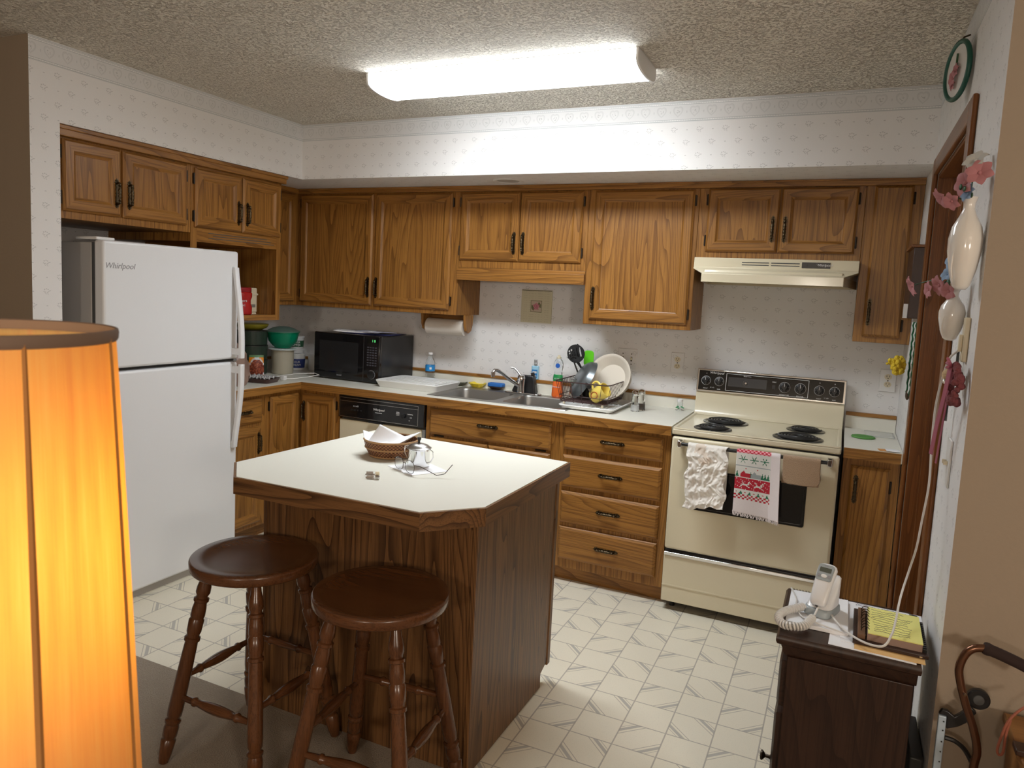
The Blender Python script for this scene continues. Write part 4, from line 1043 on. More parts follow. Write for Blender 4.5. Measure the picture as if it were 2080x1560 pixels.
def disc_obj(name, label, cat, c, axis, prof, mat, seg=40):
    t = thing(name, label, cat, c)
    g = G().lathe(prof, (0, 0, 0), seg, a=axis); g.build('plate' if 'plate' in name else 'bowl', mat, t); return t
STONE = plain('stoneware_cream', (.70, .64, .55), .3, var=.08); STONE2 = plain('stoneware_white', (.78, .75, .69), .3)
PA = Vector((-.20, -.88, .36)).normalized()
pr = [(.006, -.040), (.088, -.040), (.095, -.034), (.126, -.002), (.138, .006), (.138, .010), (.129, .008), (.120, .001), (.092, -.028), (.086, -.033), (.006, -.033)]
disc_obj('serving_bowl', 'large cream stoneware bowl leaning at the right back of the dish rack', 'bowl', (-.462, -.215, RB+.130), PA, pr, STONE)
pr2 = [(.006, -.014), (.070, -.014), (.098, -.002), (.101, .001), (.096, .001), (.068, -.009), (.006, -.009)]
t = thing('dinner_plate', 'white plate standing behind the cream bowl in the dish rack', 'plate', (-.440, -.150, RB+.112)); G().lathe(pr2, (0, 0, 0), 40, a=PA).build('plate', STONE2, t)
KP = plain('dark_nonstick', (.20, .225, .24), .30, metal=.7)
PX = Vector((.70, .43, -.48)).normalized()
t = thing('frying_pan', 'dark nonstick frying pan tilted on edge in the dish rack', 'pan', (-.592, -.275, RB+.112))
G().lathe([(.004, -.030), (.085, -.030), (.108, -.014), (.117, .010), (.119, .012), (.114, .012), (.104, -.010), (.083, -.025), (.004, -.025)], (0, 0, 0), 44, a=PX).build('pan_body', KP, t)
hd = (Vector((.45, -.85, -.10)) - PX*Vector((.45, -.85, -.10)).dot(PX)).normalized()
g = G().tube([hd*.113, hd*.135, hd*.165+Vector((0, 0, .004)), hd*.20+Vector((0, 0, .002))], [.008, .011, .012, .011], 10); g.build('handle', BLACKP, t)
MUGY = plain('yellow_mug', (.85, .66, .14), .25)
t = thing('mug', 'yellow mug tipped on its side at the front of the dish rack', 'mug', (-.455, -.395, RB+.058))
ma = Vector((.78, -.20, .52)).normalized()
g = G().lathe([(.006, -.046), (.036, -.046), (.040, -.040), (.042, .046), (.038, .046), (.036, -.036), (.004, -.038)], (0, 0, 0), 28, a=ma); g.build('cup', MUGY, t)
hu_ = (Vector((0, 0, 1)) - ma*ma.z).normalized()
g = G().tube([ma*(-.026*math.cos(a))+hu_*(.038+.030*math.sin(a)) for a in [PI*i/10 for i in range(11)]], .006, 8); g.build('handle', MUGY, t)
sd = (Vector((-.1, -1, 0)) - ma*ma.dot(Vector((-.1, -1, 0)))).normalized()
e2 = ma.cross(sd)
g = G().tube([sd*(.0425-.0035*math.sin(a)**2) + ma*(.020*math.cos(a)-.012) + e2*(.018*math.sin(a)) for a in [2*PI*i/24 for i in range(24)]], .0022, 6, closed=True)
g.build('red_ring', plain('mug_red', (.45, .06, .02), .3), t)
for i, (x, y) in enumerate(((-.648, -.19), (-.640, -.27))):
    t = thing('drinking_glass', ('clear tumbler upside down at the back left of the dish rack', 'clear tumbler upside down at the front left of the dish rack')[i], 'glass', (x, y, RB+.006))
    G().lathe([(.032, 0), (.028, .100), (.025, .103), (.004, .103), (.004, .100), (.024, .099), (.030, 0)], seg=20, cap0=False, cap1=False).build('tumbler', GLASS, t)
# utensil cup and utensils
t = thing('utensil_cup', 'dark utensil cup at the back of the dish rack', 'utensil holder', (-.600, -.165, RB+.004))
G().lathe([(.030, 0), (.034, .105), (.031, .105), (.028, .004)], seg=20).build('cup', BLACKP, t)
BNY = plain('black_nylon', (.008, .008, .009), .35)
def stem(g, p0, p1, r): g.tube([p0, (Vector(p0)+Vector(p1))/2, p1], r, 8)
t = thing('slotted_spoon', 'black slotted turner with holes and long slots standing in the dish rack', 'utensil', (-.600, -.165, RB+.010))
hx, hz = -.066, .238
g = G(); n = 30
# perforated round head, built as a grid with the openings left out
nx = 64; P = lambda i, j: (hx+(i/nx-.5)*.110, -.048-.006*math.cos((i/nx-.5)*3), hz+(j/nx-.5)*.110)
def inhole(x, z):
    a = .28; X = x*math.cos(a)+z*math.sin(a); Z = -x*math.sin(a)+z*math.cos(a)
    for cx, w_ in ((.010, .0042), (.028, .0042)):
        if abs(X-cx) < w_ and abs(Z-.004) < .027: return True
    for cx in (-.036, -.022, -.008):
        for cz in (-.024, -.008, .008, .022):
            if math.hypot(X-cx, Z-cz-(.004 if cx == -.022 else 0)) < .0052: return True
    return False
for i in range(nx):
    for j in range(nx):
        x, z = ((i+.5)/nx-.5)*.110, ((j+.5)/nx-.5)*.110
        if math.hypot(x, z) < .053 and not inhole(x, z): g.add([P(i, j), P(i+1, j), P(i+1, j+1), P(i, j+1)], [(0, 1, 2, 3)])
g.build('head', BNY, t, solid=.003)
g = G(); g.tube([(hx+.012, -.050, hz-.045), (hx+.030, -.040, hz-.075), (-.01, -.01, .11), (0, 0, .01)], [.010, .006, .005, .005], 8); g.build('stem', BNY, t)
t = thing('spatula', 'black nylon spatula behind the slotted turner in the dish rack', 'utensil', (-.612, -.150, RB+.010))
g = G().prism([(-.125, .205), (-.075, .175), (-.050, .200), (-.055, .285), (-.068, .292)], -.012, -.008, axis='y'); g.build('head', BNY, t, bevel=.001)
g = G(); stem(g, (-.085, -.01, .19), (-.008, 0, .012), .0048); g.build('stem', BNY, t)
t = thing('spatula', 'lime green silicone spatula standing in the dish rack', 'utensil', (-.585, -.150, RB+.010))
LIME = plain('lime_silicone', (.13, .62, .02), .35)
g = G().prism(rrect(-.052, .008, .165, .258, .020), -.008, .0, axis='y'); g.build('head', LIME, t, bevel=.003)
g = G(); stem(g, (-.020, -.004, .17), (0, 0, .012), .0035); g.build('stem', CHROME, t)
# ------------------------------------------------------------ left corner of the counter
t = thing('canister', 'tall beige plastic canister with white lid, under the green bowl', 'canister', (-2.668, -.40, ZK+.001))
G().lathe([(.066, 0), (.070, .005), (.074, .158)], seg=36).build('tub', plain('beige_tupperware', (.50, .46, .36), .4), t)
G().lathe([(.080, .1585), (.094, .163), (.094, .168), (.080, .172), (.070, .172), (.068, .168)], seg=36).build('lid', plain('pale_lid', (.66, .72, .72), .4), t)
t = thing('mixing_bowl', 'green plastic bowl with translucent domed lid on the beige canister', 'bowl', (-2.668, -.40, ZK+.1745))
G().lathe([(.052, 0), (.054, .006), (.066, .014), (.092, .045), (.100, .080), (.104, .100), (.110, .102), (.110, .106)], seg=40).build('bowl', plain('emerald_plastic', (.0, .24, .12), .35), t)
G().lathe([(.111, .1065), (.112, .112), (.100, .116), (.07, .132), (.03, .142), (.004, .143)], seg=40).build('lid', plain('frosted_green_lid', (.12, .20, .17), .35), t)
DJ = plain('smoked_green_plastic', (.035, .055, .04), .3)
for i, (z, lab) in enumerate(((0, 'bottom'), (.096, 'middle'), (.192, 'top'))):
    t = thing('food_container', 'dark green round container, %s of the stack behind the canister' % lab, 'container', (-2.800, -.545, ZK+.001+z))
    G().lathe([(.088, 0), (.096, .004), (.100, .088)], seg=32).build('tub', DJ, t)
    G().lathe([(.1005, .0885), (.1005, .0945), (.09, .0955)], seg=32).build('lid', plain('dark_lid', (.03, .035, .03), .4) if i == 0 else bpy.data.materials['dark_lid'], t)
t = thing('serving_bowl', 'olive yellow bowl on top of the dark container stack', 'bowl', (-2.800, -.545, ZK+.290))
G().lathe([(.06, 0), (.095, .018), (.104, .036), (.104, .040), (.08, .040)], seg=32).build('bowl', plain('olive_yellow', (.25, .21, .01), .35), t)
tubw = plain('white_tub', (.72, .72, .72), .4)
for x, y, z, r, h, lab, txt, col in ((-2.760, -.155, 0, .062, .105, 'lower white margarine tub beside the beige canister', 'SOUR\nCREAM', (.03, .05, .20)), (-2.762, -.157, .1185, .055, .02, 'stack of white plastic tub lids on the lower tub', None, None), (-2.765, -.160, .151, .058, .075, 'upper white tub with green band behind the green bowl', 'BETTER\nBUTTER', (.02, .09, .04)), (-2.640, -.105, 0, .045, .10, 'pale tub wedged beside the microwave', None, None)):
    t = thing('plastic_tub', lab, 'tub', (x, y, ZK+.001+z))
    G().lathe([(r*.88, 0), (r*.9, .003), (r, h)], seg=28).build('tub', tubw, t)
    G().lathe([(r*1.05, h+.0005), (r*1.05, h+.010), (r*.9, h+.011)], seg=28).build('lid', tubw, t)
    if txt:
        G().lathe([(r*.905+.0008, h*.15), (r*.985+.0008, h*.75)], seg=28, cap0=False, cap1=False).build('printed_band', plain('band_'+lab[:5], col, .4), t)
        text_cyl('label_text', txt, .020, WHITEINK, t, r*.96+.0015, h*.45, math.radians(-50))
t = thing('snack_bag', 'orange and white pouch of nuts standing on the left counter', 'food package', (-2.575, -.742, ZK+.001), rz=.75)
def pouch(u, v): 
    x = (u-.5)*.095*(1-.1*v); th = .020*math.sin(PI*min(1, max(0, v*.9+.08)))*math.cos((u-.5)*PI)
    return x, th, v*.150
g = G(); g.grid(lambda u, v: (pouch(u, v)[0], -pouch(u, v)[1], pouch(u, v)[2]), 16, 22, lambda i, j: 1 if (((i-8)/7.5)**2+((j-9)/9)**2 < 1) else (2 if (((i-8)/8.3)**2+((j-9)/10.5)**2 < 1) else (3 if j > 19 else 0)))
g.grid(lambda u, v: (pouch(u, v)[0], pouch(u, v)[1], pouch(u, v)[2]), 16, 22, 0)
PEC, _b = new_mat('pecan_print'); _v = nd('ShaderNodeTexVoronoi'); ln(objco(), _v.inputs['Vector']); _v.inputs['Scale'].default_value = 90
ln(ramp(_v.outputs['Distance'], [(0, (.55, .20, .08)), (.5, (.30, .06, .03)), (.8, (.12, .02, .01))]), _b.inputs['Base Color'])
g.build('pouch', [plain('orange_pack', (.90, .30, .02), .35), PEC, WHITEINK, plain('pack_green', (.12, .28, .12), .4)], t)
o = None
t = thing('grocery_bag', 'crumpled brownish plastic bag beside the refrigerator on the left counter', 'bag', (-2.49, -1.03, ZK+.001))
rb = random.Random(9); n = 22; L = []
for k in range(9):
    r = .9*(.10, .115, .12, .118, .11, .105, .095, .07, .03)[k]
    L.append([((r+rb.uniform(-.010, .010))*math.cos(2*PI*j/n), (r*.85+rb.uniform(-.010, .010))*math.sin(2*PI*j/n), k*.031+rb.uniform(-.004, .004) if k else 0) for j in range(n)])
G().loops(L).build('bag', plain('brown_plastic_bag', (.30, .20, .16), .35), t, smooth=True, ang=25)
t = thing('food_tray', 'low dark brown tray with torn plastic packaging on the left counter', 'tray', (-2.47, -.815, ZK+.001), rz=.2)
g = G().loops([lift(rrect(-.085, .085, -.065, .065, .02), 0), lift(rrect(-.098, .098, -.078, .078, .022), .026), lift(rrect(-.092, .092, -.072, .072, .02), .026), lift(rrect(-.082, .082, -.062, .062, .02), .010)])
g.build('tray', plain('chocolate_plastic', (.06, .022, .018), .25), t)
FILM = plain('crinkled_film', (.42, .42, .42), .15)
g = G().grid(lambda u, v: ((u-.5)*.16, (v-.5)*.12, .030+.010*math.sin(u*19+v*7)*math.sin(v*23)+.006*math.sin(u*41)), 18, 14); g.build('film', FILM, t, solid=.001)
sheet('plastic_sheet', 'loose clear plastic wrap lying behind the brown tray on counter', 'wrapper', -2.70, -.72, ZK+.012, .22, .15, .002, .4, plain('grey_film', (.42, .42, .41), .2), .01)
sheet('chip_clip', 'bright blue packet corner lying by the brown tray', 'packet', -2.515, -.700, ZK+.002, .055, .045, .012, .5, plain('bright_blue', (.02, .06, .50), .35))
t = thing('phone_charger', 'white charger cube with looping white cable on the left counter', 'charger', (-2.425, -.662, ZK+.001))
G().box(-.014, .014, -.014, .014, 0, .028).build('plug_cube', WHITEP, t, bevel=.003)
g = G(); g.tube([(.014, 0, .012), (.05, .03, .012), (.10, .10, .02), (.13, .18, .03), (.08, .20, .035), (.0, .14, .030), (-.06, .07, .02), (-.09, .0, .005), (-.05, -.05, .003)], .0022, 6); g.build('cable', WHITEP, t)
# open nook shelf
t = thing('coffee_jar', 'red plastic coffee jar in the open nook right of the refrigerator', 'jar', (-2.44, -1.008, 1.3365))
REDP = plain('red_plastic_jar', (.42, .015, .015), .25); REDL = plain('red_lid', (.30, .008, .015), .35)
G().lathe([(.050, 0), (.056, .006), (.057, .045), (.050, .065), (.050, .085), (.057, .105), (.057, .125), (.050, .132)], seg=32).build('jar_body', REDP, t)
G().lathe([(.052, .1325), (.053, .134), (.053, .155), (.048, .158)], seg=32).build('lid', REDL, t)
text_cyl('logo', 'Folgers', .022, WHITEINK, t, .0530, .082, math.radians(-48)); text_cyl('label_text', 'CLASSIC', .012, WHITEINK, t, .0560, .055, math.radians(-48))
t = thing('canister', 'cream square canister with clamp band beside the red coffee jar', 'canister', (-2.515, -.893, 1.3365), rz=-.1)
G().box(-.030, .040, -.045, .045, .010, .155).build('canister_body', IVORY, t, bevel=.006)
G().box(-.028, .038, -.040, .040, .0, .0095).build('foot', IVORY, t)
G().box(-.034, .044, -.049, .049, .112, .122).build('clamp_band', IVORY, t, bevel=.001)
G().box(.0405, .042, -.03, .03, .040, .058).build('label', plain('grey_label', (.2, .18, .15), .5), t)
G().box(.0405, .043, -.022, -.018, .07, .124).build('clasp', BRASS, t)
# right-hand counter
t = thing('coaster', 'round green crocheted coaster on the short counter', 'coaster', (.850, -.309, ZK+.001))
g = G(); L = []
for rr, h in ((.02, 0), (.050, 0), (.053, .003), (.050, .007), (.01, .007)): L.append([(rr*(1+.03*math.cos(9*2*PI*j/36))*math.cos(2*PI*j/36), rr*(1+.03*math.cos(9*2*PI*j/36))*math.sin(2*PI*j/36), h) for j in range(36)])
g.loops(L).build('coaster', plain('crochet_green', (.12, .33, .08), .95, bumpy=(300, 1, .004)), t)
sheet('place_card', 'clear card with grey printing flat on the short counter by the wall', 'card', .925, -.16, ZK+.0008, .13, .17, .002, .0, plain('printed_clear_card', (.52, .53, .50), .2, var=.25))
sheet('business_card', 'orange card lying under the white card at the counter edge', 'card', .935, -.60, ZK+.0006, .055, .045, .002, .2, plain('orange_card', (.62, .28, .08), .7), group=None)
sheet('business_card', 'white card on top of the orange one at the counter edge', 'card', .963, -.605, ZK+.0030, .055, .050, .003, .1, PAPER)
# ------------------------------------------------------------ on the island
t = thing('bread_basket', 'round brown wicker basket holding napkins on the island', 'basket', (-.748, -1.985, ZK+.001))
WK, _b = new_mat('wicker'); _x, _y, _z = sep(objco()); _a = M_('ARCTAN2', _y, _x)
_p = M_('SINE', M_('MULTIPLY', _a, 44)); _q = M_('SINE', M_('MULTIPLY', _z, 560)); _s = M_('MULTIPLY', _p, _q)
ln(ramp(M_('MULTIPLY_ADD', _s, .5, .5), [(0, (.05, .018, .008)), (.5, (.20, .075, .03)), (1, (.42, .22, .09))]), _b.inputs['Base Color']); _b.inputs['Roughness'].default_value = .6; bump(_s, .8, .003, _b)
G().lathe([(.068, 0), (.078, .003), (.088, .020), (.096, .042), (.100, .058), (.096, .058), (.090, .040), (.080, .016), (.070, .006), (.01, .006)], seg=48).build('basket_body', WK, t)
g = G()
for z, r in ((.001, .079), (.030, .0935), (.058, .099)): g.tube([(r*math.cos(2*PI*j/40), r*math.sin(2*PI*j/40), z+.003) for j in range(40)], .0035, 6, closed=True)
g.build('rim_coil', plain('wicker_rim', (.38, .22, .10), .6), t)
NAP = plain('white_napkin', (.84, .86, .90), .9)
def napkin(label, c, pts, th=.002):
    a, b_, c_, d_ = [Vector(p) for p in pts]
    g = G().grid(lambda u, v: tuple(a*(1-u)*(1-v)+b_*u*(1-v)+c_*u*v+d_*(1-u)*v - Vector((0, 0, .020))*math.sin(PI*u)*math.sin(PI*v)), 12, 12)
    o = g.build('napkin', NAP, solid=th); o.location = c; return tag(o, label, 'napkin')
napkin('folded white paper napkin peaking at the centre of the wicker basket', (-.748, -1.985, ZK), [(-.070, -.050, .048), (.045, -.055, .052), (.050, .045, .060), (-.045, -.010, .112)])
napkin('white napkin with corner raised at the left of the basket', (-.748, -1.985, ZK), [(-.105, -.030, .085), (-.060, -.080, .050), (.01, .0, .045), (-.075, .030, .060)])
napkin('white napkin reaching over the right rim of the basket', (-.748, -1.985, ZK), [(-.02, -.075, .052), (.060, -.060, .056), (.098, .042, .092), (.0, .05, .055)])
t = thing('sugar_bowl', 'small polished steel lidded pot with two wire handles on the island', 'sugar bowl', (-.578, -2.070, ZK+.002))
G().lathe([(.036, 0), (.039, .003), (.039, .058), (.041, .062)], seg=40).build('pot', plain('polished_steel', (.80, .80, .80), .06, metal=1), t)
G().lathe([(.0425, .0625), (.0445, .065), (.036, .070), (.034, .073), (.018, .079), (.006, .081)], seg=40).build('lid', STEEL, t)
G().lathe([(.004, .081), (.004, .088), (.0075, .096), (.0065, .101), (.002, .102)], seg=14).build('knob', BLACKP, t)
for s in (-1, 1):
    d = Vector((.85*s, -.15*s, 0)).normalized()
    G().tube([d*.038+Vector((0, 0, .056)), d*.050+Vector((0, 0, .066)), d*.064+Vector((0, 0, .060)), d*.066+Vector((0, 0, .040)), d*.054+Vector((0, 0, .022)), d*.039+Vector((0, 0, .016))], .0017, 6).build('handle', CHROME, t)
o = G().prism([(-.53, -2.20), (-.455, -2.075), (-.60, -1.995), (-.665, -2.13)], ZK+.0004, ZK+.0014).build('note_paper', PAPER, smooth=False); tag(o, 'white slip of paper under the steel pot on the island', 'paper')
t = thing('eyeglasses', 'thin wire-rimmed eyeglasses standing in front of the steel pot', 'glasses', (-.575, -2.165, ZK+.002))
GD = Vector((.88, -.42, 0)).normalized(); GN = Vector((-.42, -.88, 0)).normalized()
for s in (-1, 1):
    c = GD*.034*s+Vector((0, 0, .0225)); ring = [c+GD*(.0265*math.copysign(abs(math.cos(a))**.75, math.cos(a)))+Vector((0, 0, 1))*(.0210*math.copysign(abs(math.sin(a))**.75, math.sin(a))) for a in [2*PI*i/24 for i in range(24)]]
    rm = G().tube(ring, .0009, 6, closed=True).build('rim', DARKM, t)
    G().loops([[p-GN*.0005 for p in ring], [p+GN*.0005 for p in ring]]).build('lens', GLASS, rm)
    hinge_p = c+GD*.028*s+Vector((0, 0, .010))
    back = -GN
    G().tube([hinge_p, hinge_p+back*.015, hinge_p+back*.09+GD*(.010*s)+Vector((0, 0, -.020)), hinge_p+back*.120+GD*(.012*s)+Vector((0, 0, -.028 if s < 0 else -.005))] if s < 0 else
             [hinge_p, hinge_p+back*.010+GD*.02, hinge_p+back*.050+GD*.058+Vector((0, 0, -.026)), hinge_p+back*.072+GD*.072+Vector((0, 0, -.020)), hinge_p+back*.095+GD*.082+Vector((0, 0, .010))], .0013, 6).build('temple', DARKM, t)
G().tube([GD*-.008+Vector((0, 0, .027)), Vector((0, 0, .032)), GD*.008+Vector((0, 0, .027))], .0011, 6).build('bridge', DARKM, t)
for i, (x, y, rz, lab) in enumerate(((-.640, -2.268, .55, 'small capped glass vial lying at the left on the island top'), (-.612, -2.305, .25, 'small capped glass vial lying nearest the island edge'))):
    t = thing('glass_vial', lab, 'vial', (x, y, ZK+.007), rz=rz)
    G().lathe([(.0055, 0), (.006, .002), (.006, .030), (.004, .032)], (-.016, 0, 0), 14, a=(1, 0, 0)).build('tube', GLASS, t)
    G().lathe([(.0062, 0), (.0062, .012), (.004, .013)], (.0165, 0, 0), 14, a=(1, 0, 0)).build('cap', CHROME if i else IVORY, t)
    G().lathe([(.0045, 0), (.0045, .022)], (-.013, 0, 0), 10, a=(1, 0, 0)).build('contents', plain('pinkish_contents', (.60, .50, .44), .6) if i == 0 else bpy.data.materials['pinkish_contents'], t)
# ------------------------------------------------------------ bar stools
def turned(g, p0, p1, prof, seg=16):
    p0, p1 = Vector(p0), Vector(p1); d = p1-p0
    g.lathe([(r, t*d.length) for t, r in prof], p0, seg, a=d)
LEG = [(0, .012), (.01, .014), (.05, .0165), (.09, .0215), (.12, .0225), (.135, .018), (.145, .018), (.15, .0235), (.163, .0235), (.168, .0195), (.178, .0195), (.20, .0215), (.24, .0225),
       (.247, .0205), (.253, .0205), (.26, .0235), (.32, .0225), (.335, .0195), (.345, .0195), (.35, .0245), (.365, .0245), (.37, .0195), (.40, .0205), (.55, .0225), (.72, .0235), (.755, .0225), (.762, .019), (.772, .019),
       (.778, .0245), (.79, .0245), (.797, .0205), (.82, .0235), (.86, .0225), (.868, .019), (.876, .019), (.882, .023), (.95, .0205), (.985, .017), (1, .015)]
RUNG = [(0, .008), (.12, .0095), (.20, .011), (.215, .0145), (.235, .0145), (.25, .0105), (.30, .0125), (.42, .0165), (.5, .0175), (.58, .0165), (.70, .0125), (.75, .0105), (.765, .0145), (.785, .0145), (.80, .011), (.88, .0095), (1, .008)]
RUNG2 = [(0, .009), (.2, .010), (.26, .0105), (.28, .0145), (.30, .0145), (.32, .011), (.5, .0125), (.68, .011), (.70, .0145), (.72, .0145), (.74, .0105), (.8, .010), (1, .009)]
def stool(label, x, y, rz):
    t = thing('bar_stool', label, 'stool', (x, y, .0065), rz, 'round-seated bar stools at the island')
    R, H = .198, .661
    g = G().lathe([(.10, H-.034), (R-.012, H-.034), (R-.004, H-.032), (R-.001, H-.028), (R, H-.007), (R-.002, H-.002), (R-.006, H), (R-.03, H-.0005), (R-.045, H-.004), (R-.075, H-.009), (.06, H-.012), (.008, H-.013)], seg=64)
    g.build('seat', STW['x'], t, ang=50)
    tops = {}; feet = {}
    for sx in (-1, 1):
        for sy in (-1, 1):
            p0, p1 = Vector((sx*.098, sy*.098, H-.036)), Vector((sx*.190, sy*.190, .0))
            g = G(); turned(g, p0, p1, LEG); g.build('leg', STW['z'], t, ang=50); tops[sx, sy] = p0; feet[sx, sy] = p1
    def at(k, z): a, b_ = tops[k], feet[k]; return a.lerp(b_, (a.z-z)/(a.z-b_.z))
    for a, b_, z, pr_ in (((-1, -1), (1, -1), .215, RUNG), ((-1, 1), (1, 1), .295, RUNG2), ((-1, -1), (-1, 1), .275, RUNG), ((1, -1), (1, 1), .255, RUNG)):
        g = G(); turned(g, at(a, z), at(b_, z), pr_, 14); g.build('stretcher', STW['x' if a[1] == b_[1] else 'y'], t, ang=50)
    return t
stool('round walnut-stained bar stool with turned legs, nearer the refrigerator', -.922, -2.487, 0)
stool('round walnut-stained bar stool with turned legs, nearer the island corner', -.420, -2.512, .10)
# ------------------------------------------------------------ telephone cabinet against the right wall
TX0, TX1, TY0, TY1, TZ = .636, .965, -2.283, -1.927, .700
t = thing('telephone_cabinet', 'small dark wood cabinet under the telephone, against the right wall', 'cabinet', (.80, -2.10, 0))
TV0, TV1 = -2.283, -2.2365    # the front corner stands over the carpet edge
G().box(TX0+.030, TX1-.012, TY0+.018, TY1-.012, .0075, TZ-.058).build('case', DKW['z'], t, world=True, bevel=.002)
g = G().loops([lift([(TX0+a, TY0+a), (TX1-a*.3, TY0+a), (TX1-a*.3, TY1-a*.3), (TX0+a, TY1-a*.3)], z) for a, z in ((.010, TZ-.026), (.003, TZ-.022), (.0, TZ-.014), (.0, TZ-.008), (.006, TZ), )])
g.build('top', DKW['y'], t, world=True)
g = G().loops([lift([(TX0+a, TY0+a), (TX1-.006, TY0+a), (TX1-.006, TY1-.006), (TX0+a, TY1-.006)], z) for a, z in ((.026, TZ-.060), (.020, TZ-.052), (.016, TZ-.036), (.012, TZ-.0265))])
g.build('cornice', DKW['y'], t, world=True)
d = G().loops([[(x, y0, z0), (x, y1, z0), (x, y1, z1), (x, y0, z1)] for x, y0, y1, z0, z1 in ((TX0+.0298, TY0+.03, TY1-.02, .500, .625), (TX0+.018, TY0+.03, TY1-.02, .500, .625), (TX0+.012, TY0+.04, TY1-.03, .510, .615))]).build('drawer', DKW['y'], t, world=True)
d2 = G().loops([[(x, y0, z0), (x, y1, z0), (x, y1, z1), (x, y0, z1)] for x, y0, y1, z0, z1 in ((TX0+.0298, TY0+.03, TY1-.02, .05, .480), (TX0+.016, TY0+.03, TY1-.02, .05, .480), (TX0+.010, TY0+.04, TY1-.03, .06, .470))]).build('door', DKW['z'], t, world=True)
for par, y, z in ((d2, -2.225, .335),):
    G().lathe([(.008, 0), (.005, .004), (.004, .014), (.0135, .022), (.0125, .026), (.004, .028)], (TX0+.011, y, z), 16, a=(-1, 0, 0)).build('knob', DARKM, par, world=True)
# papers on the cabinet
def place_sheet(name, label, cat, x0, x1, y0, y1, z, th, rz, mat, group=None):
    g = G().box(-(x1-x0)/2, (x1-x0)/2, -(y1-y0)/2, (y1-y0)/2, 0, th)
    o = g.build(name, mat, smooth=False); o.location = ((x0+x1)/2, (y0+y1)/2, z); o.rotation_euler = (0, 0, rz); return tag(o, label, cat, group)
def scribble(parent, x0, x1, y0, y1, z, rows, seed, r=.0006, mat=None):
    rr = random.Random(seed); k = 0
    for i in range(rows):
        y = y1-(y1-y0)*(i+.5)/rows; x = x0+rr.uniform(0, .1)*(x1-x0); xe = x1-rr.uniform(0, .35)*(x1-x0); pts = []
        while x < xe: pts.append((x, y+rr.uniform(-.0028, .0028)+.003*math.sin(x*90+i), z)); x += .0016+.004*(rr.random() < .12)
        if len(pts) > 2: G().tube(pts, r, 3).build('handwriting', mat or INK, parent)
place_sheet('paper_sheet', 'white printed sheet lying flat at the back of the telephone cabinet', 'paper', .800, .985, -2.150, -1.945, TZ+.0003, .0012, -.03, PAPER)
o = bpy.data.objects['paper_sheet']; scribble(o, -.075, .085, .062, .098, .0014, 3, 4, .0007)
text_mesh('handwriting', 'Note', .016, INK, o, T4((.01, .074, .0014)), shear=.3)
place_sheet('envelope', 'white envelope sticking out at the front edge, under the manila one', 'envelope', .760, .955, -2.272, -2.15, TZ+.0004, .0012, -.04, PAPER)
place_sheet('envelope', 'manila envelope under the planner on the telephone cabinet', 'envelope', .820, .975, -2.266, -2.06, TZ+.0018, .0016, -.03, MANILA)
place_sheet('paper_sheet', 'loose white slip between the spiral notebook and the planner', 'paper', .778, .830, -2.235, -2.0, TZ+.0018, .001, .06, PAPER)
t = thing('spiral_notebook', 'white spiral notebook under the telephone', 'notebook', (.727, -2.075, TZ+.0006), rz=.0)
G().box(-.076, .076, -.125, .115, .0, .010).build('pages', PAPER, t, bevel=.001)
for i in range(18): 
    x = -.070+i*.0082; G().tube([(x+.0012*k/8, .117+.0055*math.sin(2*PI*k/10), .006+.0065*math.cos(2*PI*k/10)) for k in range(10)], .0008, 4, closed=True).build('spiral_ring', DARKM, t)
t = thing('planner', 'dark brown leather ring planner open to yellow notes', 'planner', (.903, -2.125, TZ+.0038), rz=-.02)
G().box(-.088, .080, -.115, .105, .0, .010).build('cover', LEATHER, t, bevel=.002)
G().box(-.078, -.060, -.10, .085, .0102, .022).build('page_divider', plain('brown_divider', (.16, .08, .04), .5), t, bevel=.001)
G().box(-.056, .066, -.100, .080, .0102, .0275).build('page_block', plain('page_edges', (.30, .20, .16), .8), t)
yp = G().box(-.055, .067, -.099, .081, .0277, .0300).build('yellow_notes', YPAPER, t)
scribble(yp, -.048, .055, -.085, .070, .0302, 11, 21, .0006)
for i in range(8):
    y = -.075+i*.019+(.008 if i > 3 else 0)
    G().tube([(-.060+.010*math.cos(a), y, .0240+.0115*math.sin(a)) for a in [2*PI*k/12 for k in range(12)]], .0011, 5, closed=True).build('ring', DARKM, t)
for i in range(14): G().box(.068, .076, -.100+i*.013, -.095+i*.013, .0102, .0180).build('edge_ring', BLACKP, t)
G().box(.045, .064, .082, .092, .0102, .0290).build('binder_clip', BLACKP, t)
G().box(.060, .066, -.1165, -.1151, .003, .006).build('stud', CHROME, t)
# telephone
t = thing('telephone', 'white corded telephone with grey display panel standing on the notebook', 'telephone', (.737, -2.085, TZ+.0112), rz=-.30)
PW = plain('phone_white', (.74, .74, .75), .3)
def blob(secs, mat, name, par, seg=28, e=.55):
    # sections: (centre y, centre z, half width, half thickness, tilt) lofted as rounded rectangles
    L = []
    for cy, cz, hw, ht, tl in secs:
        row = []
        for j in range(seg):
            a = 2*PI*j/seg; c_, s_ = math.cos(a), math.sin(a)
            px = hw*math.copysign(abs(c_)**e, c_); pt = ht*math.copysign(abs(s_)**e, s_)
            row.append((px, cy-pt*math.cos(tl)*-1 if False else cy+pt*math.sin(tl)*-1, cz+pt*math.cos(tl)))
        L.append(row)
    return G().loops(L).build(name, mat, par, ang=55)
bz = [(.0, .048, .064), (.004, .050, .066), (.018, .047, .063), (.028, .043, .058)]
blob([(0-.002, .014, .040, .001, 0)], PW, 'x', t) if False else None
L = []
